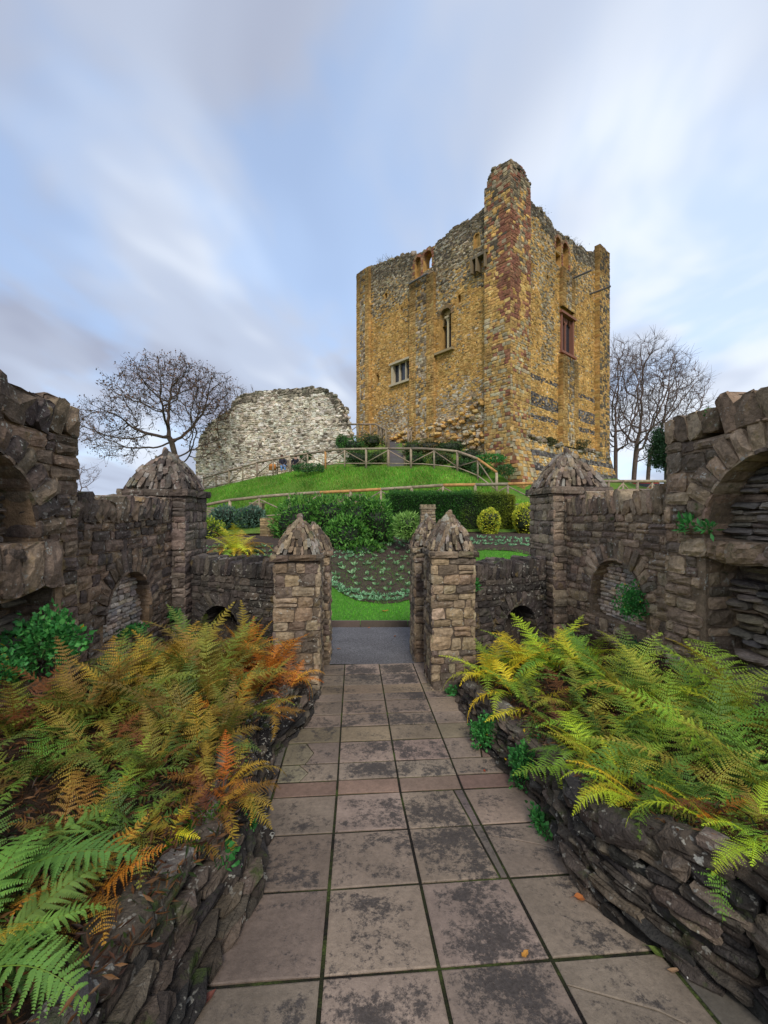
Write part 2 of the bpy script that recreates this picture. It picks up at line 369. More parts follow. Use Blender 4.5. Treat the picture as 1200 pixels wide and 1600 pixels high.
# ================================================================== terrain beyond the gate
TP = [(-8, 8.3, -.53), (0, 8.3, -.53), (8, 8.3, -.53), (-8, 10, -.1), (-3, 10, -.45), (0, 9.9, -.5), (2.0, 10, -.44), (4, 10, -.1), (8, 10, .1),
      (-4.6, 12.4, .62), (0, 12, .08), (3.6, 11.6, .42), (-8, 13, .7), (8, 12, .6), (0, 14, .62), (5, 14, .88), (-6, 14.5, .85), (10, 14, .9),
      (-6, 16, .9), (0, 16, .85), (6, 16, .95), (12, 16, 1.1), (-10, 16, .9)]
for px, py, Y in [(318, 790, 20), (420, 775, 20), (553, 767, 20), (695, 758, 19.5), (840, 757, 19), (945, 752, 20), (1045, 752, 21), (1200, 750, 22), (200, 795, 20), (60, 800, 21)]:
    p = pix(px, py, Y); TP += [(p[0], p[1], p[2] - 1.05), (p[0], p[1] + 1.7, p[2] - 1.0)]
UF = [(318, 747, 33), (360, 735, 31.5), (405, 722, 30), (470, 710, 28.5), (530, 702, 27), (600, 701, 26), (665, 701, 25), (713, 705, 24), (745, 716, 23), (776, 738, 22)]
for px, py, Y in UF:
    p = pix(px, py, Y); TP += [(p[0], p[1], p[2] - 1.1), (p[0] + .3, p[1] + 1.8, p[2] - 1.05)]
for px, py, Y in [(560, 690, 37), (600, 691, 34.2), (640, 686, 32), (690, 692, 29.6), (730, 695, 27.6), (762, 712, 26), (795, 758, 24.3), (850, 757, 26.5), (955, 745, 34), (310, 748, 35), (430, 738, 33), (540, 715, 32.5)]:
    TP.append(tuple(pix(px, py, Y)))
TP += [(-25, 30, 1.), (30, 30, 2.), (-25, 55, 1.), (0, 60, 5), (30, 60, 2), (14, 24, 2.5), (20, 30, 2.8), (-18, 40, 2.2), (-15, 26, 1.6)]
TP = A(TP); _d = np.linalg.norm(TP[:, None, :2] - TP[None, :, :2], axis=-1)
_n = len(TP); _K2 = np.zeros((_n + 3, _n + 3)); _K2[:_n, :_n] = -_d + np.eye(_n) * .15; _K2[:_n, _n] = 1; _K2[:_n, _n + 1:] = TP[:, :2]; _K2[_n:, :_n] = _K2[:_n, _n:].T
_w = np.linalg.solve(_K2, np.concatenate([TP[:, 2], np.zeros(3)]))
def H(x, y):
    x, y = np.broadcast_arrays(np.asarray(x, float), np.asarray(y, float))
    dd = np.sqrt((x[..., None] - TP[:, 0]) ** 2 + (y[..., None] - TP[:, 1]) ** 2)
    return -(dd @ _w[:_n]) + _w[_n] + _w[_n + 1] * x + _w[_n + 2] * y
def hit(px, py, y0=8.4, y1=60):
    Y = np.linspace(y0, y1, 900); x = (px - 600) / F * Y; z = CZ + (800 - py) / F * Y; g = H(x, Y)
    k = np.argmax(z < g); 
    if not (z < g).any(): k = -1
    return A([x[k], Y[k], g[k]])
def inpoly(P, poly):
    x, y = P[:, 0], P[:, 1]; r = np.zeros(len(P), bool); n_ = len(poly)
    for i in range(n_):
        (x0, y0), (x1, y1) = poly[i][:2], poly[(i + 1) % n_][:2]
        c = ((y0 > y) != (y1 > y)) & (x < (x1 - x0) * (y - y0) / ((y1 - y0) or 1e-9) + x0); r ^= c
    return r
def drape(name, poly, mat, lift, step=.2, rough=0., kind='structure'):
    """a sheet over the terrain inside a polygon"""
    import bmesh
    bm = bmesh.new(); vs = [bm.verts.new((p[0], p[1], 0)) for p in poly]; bm.faces.new(vs)
    xs = [p[0] for p in poly]; ys = [p[1] for p in poly]
    for ax, lo, hi in ((0, min(xs), max(xs)), (1, min(ys), max(ys))):
        for t in np.arange(lo + step, hi, step):
            co = [0, 0, 0]; no = [0, 0, 0]; co[ax] = t; no[ax] = 1
            bmesh.ops.bisect_plane(bm, geom=bm.verts[:] + bm.edges[:] + bm.faces[:], plane_co=co, plane_no=no)
    for v in bm.verts: v.co.z = float(H(v.co.x, v.co.y)) + lift + (rough * float(sn([v.co[:]], 3.)[0]) if rough else 0)
    bmesh.ops.recalc_face_normals(bm, faces=bm.faces)
    me = bpy.data.meshes.new(name); bm.to_mesh(me); bm.free(); me.materials.append(mat)
    for p in me.polygons: p.use_smooth = True
    o = bpy.data.objects.new(name, me); C.objects.link(o); o['kind'] = kind; return o
def sheet(name, x0, x1, y0, y1, st, zf, mat):
    xs = np.arange(x0, x1 + st / 2, st); ys = np.arange(y0, y1 + st / 2, st); X, Y = np.meshgrid(xs, ys, indexing='ij')
    P = np.stack([X, Y, zf(X, Y)], -1); i = np.arange(X.size).reshape(X.shape)
    q = np.stack([i[:-1, :-1], i[1:, :-1], i[1:, 1:], i[:-1, 1:]], -1).reshape(-1, 4)
    mb = MB(); mb.add(P, q); o = mb.build(name, mat, smooth=True); o['kind'] = 'structure'; return o
def far_ground(X, Y):
    r = np.sqrt(X ** 2 + (Y - 10) ** 2); return -1.3 - 0 * r
mb = MB(); mb.box((0, 300, -2.3), (2400, 2400, 2), col=(1, 1, 1)); mb.build('ground', M['ground'])['kind'] = 'structure'
sheet('motte', -32, 34, 15.5, 62, .5, lambda X, Y: H(X, Y) + .05 * sn(np.stack([X, Y, 0 * X], -1), .9) - .9 * np.clip((np.abs(X) - 24) / 8, 0, 1), M['turf'])
sheet('garden_slope', -12, 12, 8.32, 15.9, .2, lambda X, Y: H(X, Y) - .05, M['soil'])
# lawn with the curved border of the bed cut out of it: the bed lies as its own sheet
def gp(px, py): p = hit(px, py); return (p[0], p[1])
bedpoly = [gp(*p) for p in [(300, 846), (360, 838), (440, 842), (560, 828), (612, 838), (745, 836), (860, 836), (860, 853), (842, 872), (800, 862), (760, 860), (735, 863), (728, 880), (700, 905), (672, 926), (645, 938), (620, 943), (590, 944), (560, 940), (535, 930), (515, 915), (505, 895), (470, 885), (420, 893), (300, 893)]]
lawnpoly = [(-9, 8.36), (9, 8.36), (9, 12.5), gp(862, 846), gp(842, 868), gp(800, 858), gp(738, 858), gp(700, 866), gp(500, 870), (-6, 11.0), (-9, 11)]
drape('lawn', lawnpoly, M['lawn'], .0, .25)
drape('flower_bed', bedpoly, M['soil'], .02, .2, .012)
# ------------------------------------------------------------------ road, kerb
sheet('road', -14, 14, 6.24, 8.34, .5, lambda X, Y: -.584 + .012 * np.cos((Y - 7.3) * 1.4) + 0 * X, M['asphalt'])
mb = MB(); rg = np.random.default_rng(3)
for k in range(-9, 10): mb.box((k * .95, 8.33, -.56), (.94, .055, .17), col=jit((.13, .10, .08), rg, .25))
mb.build('kerb', M['plain'])['kind'] = 'structure'
# ------------------------------------------------------------------ paved path
rg = np.random.default_rng(11)
rows = [-1.75, -1.24, -.73, -.22, .29, .80, 1.31, 1.83, 2.346, 2.863, 3.36, 3.545, 3.79, 4.14, 4.43, 4.70, 5.03, 5.24, 5.49, 5.86, 6.26]
cols = [-1.55, -1.02, -.51, 0., .51, 1.02, 1.6]
jm = MB()
for a, b in zip(rows[:-1], rows[1:]):
    jm.add([pw(-1.7, a, zp(a) - .008), pw(1.75, a, zp(a) - .008), pw(1.75, b, zp(b) - .008), pw(-1.7, b, zp(b) - .008)], [[0, 1, 2, 3]])
jm.add([pw(-1.7, 6.2, -.60), pw(1.75, 6.2, -.60), pw(1.75, 6.27, -.60), pw(-1.7, 6.27, -.60)], [[0, 1, 2, 3]])
path = MB(); stain = []
def slab(poly, vz, col, st):
    """poly: (u,v) loop; flat slab top with a worn edge"""
    P = A(poly, float); c = P.mean(0); n_ = len(P)
    ins = c + (P - c) * (1 - .010 / np.linalg.norm(P - c, axis=1))[:, None]
    tz = rg.uniform(-.002, .002); tl = rg.uniform(-.004, .004, 2)
    def w3(q, dz): return [pw(x, y, zp(y) + dz + tz + tl[0] * (x - c[0]) + tl[1] * (y - c[1])) for x, y in q]
    V = w3(P, -.03) + w3(P, -.003) + w3(ins, 0.) + w3(c + (ins - c) * .74, 0.) + [A(w3([c], 0.)[0])]
    q = []; t = []
    for i in range(n_):
        j = (i + 1) % n_; q += [[i, j, n_ + j, n_ + i], [n_ + i, n_ + j, 2 * n_ + j, 2 * n_ + i]]; q.append([2 * n_ + i, 2 * n_ + j, 3 * n_ + j, 3 * n_ + i]); t.append([3 * n_ + i, 3 * n_ + j, 4 * n_])
    path.add(V, q, t, col=col); stain.extend([st - .07 + rg.uniform(-.03, .03) for _ in range(3 * n_)] + [st + rg.uniform(-.03, .05) for _ in range(n_)] + [st + rg.uniform(-.02, .05)])
base = (.32, .24, .18)
for r_, (a, b) in enumerate(zip(rows[:-1], rows[1:])):
    for k, (p, q_) in enumerate(zip(cols[:-1], cols[1:])):
        g_ = .008 if a > 3.4 else .010
        if k in (2, 3) and b < 3.4: g_ = .009
        ja, jb = rg.uniform(-.004, .004, 2)
        narrow = (b - a) < .2 and a < 3.5
        col = jit(base, rg, .12, .03); st = {2: .015, 3: .035}.get(k, -.10)
        if k in (1, 4) : st = rg.uniform(-.11, -.02)
        if narrow: col = jit((.25, .16, .12), rg, .08); st = -.3
        if a > 3.5: st += .02
        if 4.13 < a < 4.2 or 5.2 < a < 5.3: col = jit((.30, .225, .15), rg, .08); st = -.05
        if k in (0, 5): col = jit((.14, .115, .095), rg, .1)
        if k == 1: col = tuple(A(col) * .72)
        if k == 4: col = tuple(A(col) * .85)
        p0, q0 = p + g_, q_ - g_
        if k == 3 and 2.3 < a < 3.3:       # cracked sliver along the third joint
            e = .045 + .02 * (a - 2.3); slab([(p0, a + g_ + ja), (q0 - e, a + g_), (q0 - e - .02, b - g_), (p0, b - g_)], 0, col, st)
            slab([(q0 - e + .012, a + g_), (q0, a + g_), (q0, b - g_), (q0 - e - .008, b - g_)], 0, jit((.17, .13, .11), rg), -.1); continue
        if k == 4 and 3.7 < a < 3.9:       # broken corner
            slab([(p0, a + g_), (p0 + .28, a + g_), (p0 + .33, b - .12), (p0 + .36, b - g_), (p0, b - g_)], 0, col, st)
            slab([(p0 + .295, a + g_), (q0, a + g_), (q0, b - g_), (p0 + .375, b - g_), (p0 + .345, b - .12)], 0, jit((.22, .15, .12), rg), -.05); continue
        if k == 1 and 3.5 < a < 4.0:
            x1 = rg.uniform(.15, .25); slab([(p0, a + g_), (p0 + x1, a + g_), (p0 + x1 + .06, (a + b) / 2), (p0 + x1 - .03, b - g_), (p0, b - g_)], 0, jit((.22, .18, .12), rg), -.05)
            slab([(p0 + x1 + .008, a + g_), (q0, a + g_), (q0, b - g_), (p0 + x1 - .022, b - g_), (p0 + x1 + .068, (a + b) / 2)], 0, col, st); continue
        if k == 4 and 2.3 < a < 2.4 or k == 4 and 1.3 < a < 1.4 or k == 1 and .7 < a < .9:   # diagonal hairline break
            slab([(p0, a + g_), (q0, a + g_), (q0, a + .12), (p0 + .3, a + .27), (p0, a + .40)], 0, col, st)
            slab([(p0, a + .406), (p0 + .3, a + .276), (q0, a + .126), (q0, b - g_), (p0, b - g_)], 0, col, st); continue
        m1 = (p0 + q0) / 2
        slab([(p0, a + g_ + ja), (m1, a + g_ + (ja + jb) / 2 + rg.uniform(-.002, .002)), (q0, a + g_ + jb), (q0, b - g_), (p0, b - g_)], 0, col, st)
po = path.build('path', M['slab']); po['kind'] = 'structure'
at = po.data.attributes.new('stain', 'FLOAT', 'POINT')
sv = A(stain)
at.data.foreach_set('value', sv.astype(np.float32))
jm.build('path_joints', M['joint'])['kind'] = 'structure'
# ================================================================== stone palettes
WL = [(.18, .13, .092), (.135, .10, .078), (.23, .165, .115), (.29, .20, .13), (.11, .085, .07)]
WR = [(.30, .21, .14), (.24, .172, .12), (.36, .255, .17), (.18, .135, .10), (.41, .30, .20)]
SLT = [(.24, .20, .16), (.30, .25, .20), (.20, .16, .13), (.26, .20, .14), (.17, .15, .13)]
GP = [(.28, .20, .13), (.35, .26, .165), (.21, .155, .11), (.39, .30, .20), (.17, .13, .10)]
def P_(cs, a=.18): return lambda s, z, rng: pick(cs, rng, a=a)
const = lambda v: (lambda s: v)
def coping(mb, fr, s0, s1, z, rng, cs, hr=(.2, .36), thick=.4, lean=.35, wr=(.08, .18)):
    s = s0
    while s < s1:
        w_ = rng.uniform(*wr); h = rng.uniform(*hr)
        if s + w_ * 1.5 > s1: w_ = max(s1 - s, .05)
        al = (lean + rng.uniform(-.15, .15)) * (.25 if s1 - s < .3 else 1)
        U = fr.U * math.cos(al) - fr.V * math.sin(al); V = fr.U * math.sin(al) + fr.V * math.cos(al)
        c = fr.pt(s + w_ / 2, z + h / 2 - .03, 0.)
        for nn, off in ((fr.N, .0), (-fr.N, -thick)):
            stone(mb, c + fr.N * off, U, V, nn, w_, h, .05, rng, pick(cs, rng), g=3, rough=.22, base=-thick * .5, rnd=.6)
        if rng.random() < .7:
            stone(mb, c + V * h * .25 - fr.N * thick * .4, U, fr.N, V, w_ * 1.1, thick * .8, h * .3, rng, pick(cs, rng), g=3, rough=.2, rnd=.6)
        s += w_ * .86 if s + w_ < s1 - .01 else 9
def slates(mb, fr, s0, s1, z0, ztop, n0, rng, cs, course=(.03, .06), length=(.12, .34), d_=.07):
    z = z0; zm = max(ztop(s) for s in np.linspace(s0, s1, 20))
    while z < zm:
        h = rng.uniform(*course); s = s0 + rng.uniform(-.1, 0)
        while s < s1:
            l = rng.uniform(*length); c = s + l / 2
            if s0 - .02 < c < s1 + .02 and z + h / 2 < ztop(min(max(c, s0), s1)):
                a_ = rng.uniform(-.07, .07); U = fr.U * math.cos(a_) + fr.V * math.sin(a_); V = fr.V * math.cos(a_) - fr.U * math.sin(a_)
                stone(mb, fr.pt(c, z + h / 2, n0), U, V, fr.N, l * .97, h * .9, d_ * rng.uniform(.35, 1.3), rng, pick(cs, rng), g=4, rough=.13, base=-.03, rnd=.5)
            s += l
        z += h * .97
# ================================================================== the two long garden walls
def side_wall(sg):
    rng = np.random.default_rng(21 if sg < 0 else 22)
    left = sg < 0; cs = WL if left else WR; pal = P_(cs)
    u = -3.05 if left else 2.95
    fr = Fr(pw(u, 0), PV, -sg * PU)                    # s = v, normal towards the path
    mort = (.30, .20, .12) if left else (.25, .18, .12)
    # ---- low wall
    nm = ('dark' if left else 'brown'); side = 'left' if left else 'right'; zl = 1.62 if left else 1.70
    c0 = 5.18 if left else 5.08; r0 = .5 if left else .54; spr = .50 if left else .56; zb0 = .22 if left else .30
    at_ = arch_top(c0, r0, spr)
    root = empty('garden_wall', pw(u, 5.1, -.3)); mw = Matrix.Translation(root.location).inverted()
    tag(root, f'{nm} low stone garden wall with small arched niche, {side} of the path', 'wall')
    mb = MB(); wall_body(mb, fr, 4.14, 6.35, -.8, const(zl), .55, [(c0 - r0, c0 + r0, zb0, at_, .15)], col=mort)
    def sk(s, z, l, h):
        for q in (s - l * .45, s, s + l * .45):
            e_ = .17 if q == s else .03; k = ((q - c0) / (r0 + e_)) ** 2 + (max(z - h * .4 - spr, 0) / (r0 + e_)) ** 2
            if z > spr and k < 1: return True
            if zb0 < z + h * .4 and z - h * .4 < spr and abs(q - c0) < r0 + .01: return True
        return False
    masonry(mb, fr, 4.16, 6.33, -.5, const(zl), rng, pal, course=(.075, .15), length=(.12, .34), skip=sk, g=4, d_=.028, rough=.15)
    bfr = Fr(pw(u + sg * .55, 0), PV, sg * PU)
    masonry(mb, bfr, 4.2, 6.33, 0, const(zl), rng, pal, g=2)
    voussoirs(mb, fr, c0, r0, spr, r0, rng, pal, th=.24, n=17, d_=.045, reveal=.14)
    wo = mb.build('wall', M['wall'], root); 
    nb = MB(); slates(nb, fr, c0 - r0, c0 + r0, zb0, at_, -.13, rng, [tuple(A(c) * 2.2) for c in SLT], course=(.035, .075), length=(.08, .2), d_=.05)
    nb.build('niche_infill', M['slate'], root)
    cb = MB(); coping(cb, fr, 4.12, 6.3, zl - .01, rng, cs, hr=(.2, .34), thick=.5, lean=.45 if left else .3)
    cb.build('coping', M['wall'], root)
    for o in root.children: o.matrix_parent_inverse = mw
    # ---- tall wall nearer the camera
    root = empty('garden_wall', pw(u, 2.5, 0)); mw = Matrix.Translation(root.location).inverted()
    tag(root, f'{nm} tall stone garden wall with large arched slate recess, at the {side} edge', 'wall')
    ca, ra = 3.0, .66; sp2 = 1.50; zb2 = 1.45
    a2 = arch_top(ca, ra, sp2, .70)
    ztl = 1.05 if left else 1.27; v1 = 3.86 if left else 3.66
    holes = [(ca - ra, ca + ra, zb2, a2, .28), (1.6, v1, .25, lambda s: ztl + .03 * math.sin(s * 7), .36)]
    mb = MB(); fr2 = Fr(pw(u - sg * .07, 0), PV, -sg * PU)
    top = lambda s: 2.43 + .05 * math.sin(s * 3)
    wall_body(mb, fr2, -.6, 4.14, -.6, top, .7, holes, col=mort)
    def sk2(s, z, l, h):
        for q in (s - l * .45, s, s + l * .45):
            e_ = .2 if q == s else .03
            if z > sp2 and ((q - ca) / (ra + e_)) ** 2 + (max(z - h * .4 - sp2, 0) / (.70 + e_)) ** 2 < 1: return True
            if zb2 < z + h * .3 and z <= sp2 and abs(q - ca) < ra: return True
            if .25 < z + h * .3 and z - h * .42 < ztl and 1.6 < q < v1: return True
        return False
    masonry(mb, fr2, -.58, 4.14, -.2, top, rng, pal, course=(.10, .22), length=(.16, .46), skip=sk2, g=5, d_=.035, rough=.14)
    masonry(mb, Fr(pw(u - sg * .07, 4.14), sg * PU, PV), 0, .7, 1.5, const(2.4), rng, pal, course=(.12, .22), length=(.2, .4))
    voussoirs(mb, fr2, ca, ra, sp2, .70, rng, pal, th=.27, n=17, d_=.05, reveal=.26, g=4)
    masonry(mb, Fr(fr2.pt(v1, 0, -.02), -fr2.N, -fr2.U), 0, .34, .25, const(ztl), rng, pal, course=(.09, .18), length=(.15, .34), d_=.03, g=4)
    # sill ledge between the two recesses
    s = 1.6
    while s < v1:
        l = rng.uniform(.2, .4); stone(mb, fr2.pt(s + l / 2, (zb2 + ztl) / 2, 0), fr2.U, fr2.V, fr2.N, l, (zb2 - ztl) * .98, .05, rng, pal(0, 0, rng), g=5, rough=.16, base=-.3); s += l * .97
    mb.build('wall', M['wall'], root)
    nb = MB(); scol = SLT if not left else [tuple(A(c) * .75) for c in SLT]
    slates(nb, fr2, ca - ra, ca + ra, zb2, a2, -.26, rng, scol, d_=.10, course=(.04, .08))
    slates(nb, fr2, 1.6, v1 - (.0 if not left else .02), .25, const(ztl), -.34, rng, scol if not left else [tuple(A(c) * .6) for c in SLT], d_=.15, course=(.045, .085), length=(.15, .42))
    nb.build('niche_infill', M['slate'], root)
    cb = MB(); coping(cb, fr2, -.6, 4.13, 2.42, rng, [tuple(A(c) * .8) for c in cs], hr=(.22, .40) if not left else (.24, .36), thick=.62, lean=.25, wr=(.14, .27))
    cb.build('coping', M['wall'], root)
    for o in root.children: o.matrix_parent_inverse = mw
side_wall(-1); side_wall(1)
# ================================================================== piers
def pier(u, v, s, zb, zt, capz, cs, label, rng, over=.06, course=(.08, .17), scale=1., mat='pier'):
    root = empty('stone_pier', pw(u, v, zb)); root.rotation_euler = (0, 0, 0); mw = Matrix.Translation(root.location).inverted()
    tag(root, label, 'pier')
    pal = P_(cs); c = pw(u, v); h = s / 2; mb = MB()
    ax = [PU, PV, ZU]; mb.box(c + ZU * (zb + zt) / 2, (s - .01, s - .01, zt - zb), col=(.12, .09, .065), ax=ax)
    for U, Nn in ((PU, -PV), (-PU, PV), (PV, PU), (-PV, -PU)):
        fr = Fr(c + Nn * (h - .006) - U * h, U, Nn)
        masonry(mb, fr, -.015, s + .015, zb, const(zt), rng, pal, course=course, length=(.1 * scale, .3 * scale), g=4, d_=.026, rough=.13, wob=.004)
    mb.build('shaft', M[mat], root)
    # cornice of rough flat slabs
    mb = MB(); ch = .075 * scale; w_ = s + 2 * over
    mb.box(c + ZU * (zt + ch / 2), (w_ - .06, w_ - .06, ch), col=(.10, .08, .065), ax=ax)
    for U, Nn in ((PU, -PV), (-PU, PV), (PV, PU), (-PV, -PU)):
        a = -w_ / 2
        while a < w_ / 2 - .02:
            l = min(rng.uniform(.2, .4) * scale, w_ / 2 - a); 
            stone(mb, c + Nn * (w_ / 2 - .035) + U * (a + l / 2) + ZU * (zt + ch / 2), U, ZU, Nn, l * .99, ch, .035, rng, jit(A(cs[rng.integers(len(cs))]) * .7, rng), g=3, rough=.12, base=-.05); a += l
    mb.build('cornice', M['wall'], root)
    # pyramid cap of upright rough stones leaning together
    mb = MB(); z0 = zt + ch; hh = capz - z0; b = h + .01
    apex = c + ZU * capz
    core = [c + (PU * i + PV * j) * (b - .05) + ZU * z0 for i, j in ((-1, -1), (1, -1), (1, 1), (-1, 1))]
    sh_ = [c + (PU * i + PV * j) * (b * .60) + ZU * (z0 + hh * .52) for i, j in ((-1, -1), (1, -1), (1, 1), (-1, 1))]
    mb.add(core + sh_ + [apex - ZU * hh * .1], [[i, (i + 1) % 4, 4 + (i + 1) % 4, 4 + i] for i in range(4)], [[4 + i, 4 + (i + 1) % 4, 8] for i in range(4)], col=(.07, .055, .045))
    dk = [tuple(A(x) * .8) for x in cs] + [(.26, .23, .19)]
    for U, Nn in ((PU, -PV), (-PU, PV), (PV, PU), (-PV, -PU)):
        for (t0, t1, k) in ((-.03, .26, 10), (.15, .44, 9), (.34, .64, 7), (.52, .82, 5), (.7, 1.0, 3)):
            prof = lambda t: b * (1 - t) ** .66 if t < 1 else 0
            r0_, r1_ = prof(max(t0, 0)), prof(min(t1, 1.))
            p0 = Nn * r0_ + ZU * (z0 + hh * t0); p1 = Nn * r1_ + ZU * (z0 + hh * t1)
            up = unit(p1 - p0); L = np.linalg.norm(p1 - p0); nn = np.cross(U, up); nn = nn if nn @ Nn > 0 else -nn
            for i in range(k):
                f_ = ((i + .5) / k * 2 - 1) * .97; f_ += rng.uniform(-.10, .10)
                lo = c + p0 + U * f_ * r0_; hi = c + p1 + U * f_ * r1_ ; V = unit(hi - lo); UU = unit(np.cross(V, nn)); wd = 2 * (r0_ * .7 + r1_ * .3) / k
                stone(mb, (lo + hi) / 2 + ZU * rng.uniform(-.02, .03) * scale, UU, V, nn, wd * rng.uniform(.6, 1.2), L * rng.uniform(.7, 1.1), .018 * rng.uniform(.3, 2.) * scale, rng, pick(dk, rng, a=.35), g=3, rough=.2, base=-.05, rnd=.7)
    for i in range(4): rock(mb, apex + A([rng.uniform(-.03, .03), rng.uniform(-.03, .03), -.03 * i]) * scale, A([.06, .06, .13]) * scale, rng, pick(dk, rng), rng.uniform(0, 3))
    for i in range(40):
        t = rng.uniform(.0, .9); e_ = rng.uniform(-1, 1); q = b * (1 - t) ** .66; sx, sy = ((1, e_), (-1, e_), (e_, 1), (e_, -1))[i % 4]
        rock(mb, c + (PU * sx + PV * sy) * q * .94 + ZU * (z0 + hh * t + .02), A([.04, .04, .075]) * scale * rng.uniform(.6, 1.2), rng, pick(dk, rng), rng.uniform(0, 3), sub=1)
    mb.build('cap', M['wall'], root)
    for o in root.children: o.matrix_parent_inverse = mw
    return root
rp = np.random.default_rng(31)
BL, BR = uv(-3.38, 6.5), uv(3.04, 6.93)
pier(*BL, .86, -.6, 1.93, 2.62, [(.16, .12, .095), (.12, .095, .08), (.21, .16, .125), (.26, .195, .15)], 'big dark square stone pier with rough conical cap ending the left wall', rp, over=.075, scale=1.4)
pier(*BR, .86, -.6, 1.99, 2.68, [(.27, .20, .145), (.33, .245, .17), (.20, .15, .115), (.37, .28, .19)], 'big pale brown square stone pier with rough cap ending the right wall', rp, over=.075, scale=1.4)
GL, GR = uv(-1.11, 5.48), uv(.87, 5.6)
pier(*GL, .55, -.62, 1.09, 1.60, GP, 'slender square gate pier left of the paved path, next to the orange ferns', rp)
pier(*GR, .55, -.62, 1.12, 1.66, GP, 'slender square stone gate pier right of the paved path, nearer of two', rp)
pier(.80, 6.55, .5, -.62, 1.09, 1.60, GP, 'square stone gate pier half hidden behind the right one, near the asphalt', rp)
pier(-1.0, 6.55, .5, -.62, 1.05, 1.5, GP, 'square stone gate pier hidden close behind the left one, beside the asphalt road', rp)
# ------------------------------------------------------------------ low curved walls between piers
def link_wall(p0, p1, zt, label, arch_c, rng, cs):
    p0, p1 = A(p0), A(p1); U = unit(p1 - p0); L = np.linalg.norm(p1 - p0); Nn = A([U[1], -U[0], 0]); Nn = Nn if Nn[1] < 0 else -Nn
    fr = Fr(p0, U, Nn); root = empty('garden_wall', (p0 + p1) / 2); mw = Matrix.Translation(root.location).inverted(); tag(root, label, 'wall')
    pal = P_(cs); c0 = arch_c * L; r0 = .36; spr = zt - 1.02; mb = MB(); at_ = arch_top(c0, r0, spr)
    wall_body(mb, fr, 0, L, -.8, const(zt - .2), .4, [(c0 - r0, c0 + r0, -.4, at_, .3)], col=(.07, .055, .045))
    def sk(s, z, l, h):
        return any(z > spr and ((q - c0) / (r0 + .2)) ** 2 + ((z - spr) / (r0 + .2)) ** 2 < 1 or z <= spr and z > -.4 and abs(q - c0) < r0 for q in (s - l * .45, s, s + l * .45))
    masonry(mb, fr, 0, L, -.5, const(zt - .2), rng, pal, course=(.07, .14), length=(.1, .28), skip=sk, g=3)
    voussoirs(mb, fr, c0, r0, spr, r0, rng, pal, th=.2, n=13, d_=.04, reveal=.28)
    mb.build('wall', M['wall'], root)
    cb = MB(); coping(cb, fr, 0, L, zt - .21, rng, cs, hr=(.16, .3), thick=.34, lean=.05, wr=(.05, .11)); cb.build('coping', M['wall'], root)
    for o in root.children: o.matrix_parent_inverse = mw
DK = [(.075, .062, .054), (.055, .047, .043), (.10, .082, .07), (.13, .105, .085)]
rl = np.random.default_rng(44)
link_wall((-2.98, 6.35, 0), (-1.36, 5.72, 0), 1.0, 'low dark stone wall with an arched hole, left of the left gate pier', .36, rl, DK)
link_wall((1.12, 5.85, 0), (2.66, 6.75, 0), .94, 'low dark stone wall with an arched hole, right of the right gate piers', .62, rl, DK)
# ================================================================== raised beds at both sides of the path
RT = [(.95, 5.75, -.575, -.45), (.90, 5.30, -.575, -.42), (.92, 4.62, -.572, -.28), (.98, 4.11, -.57, -.25), (1.09, 3.56, -.566, -.22), (1.20, 3.11, -.51, -.15), (1.10, 2.61, -.43, -.03), (1.08, 2.34, -.386, .0), (1.15, 2.07, -.34, .07), (1.29, 1.863, -.30, .18), (1.47, 1.6, -.26, .27), (1.60, 1.0, -.16, .34), (1.7, 0, 0, .45), (1.75, -1, .16, .55)]
LT = [(-.86, 5.6, -.575, -.4), (-.80, 5.19, -.575, -.42), (-.83, 4.48, -.572, -.24), (-1.02, 3.89, -.57, -.18), (-.955, 3.32, -.548, -.10), (-.79, 2.68, -.45, -.06), (-.67, 2.24, -.37, -.02), (-.757, 1.93, -.32, .02), (-.77, 1.618, -.27, .05), (-.80, 1.3, -.215, .12), (-.9, .6, -.1, .25), (-1.0, -.3, .05, .35), (-1., -1, .16, .4)]
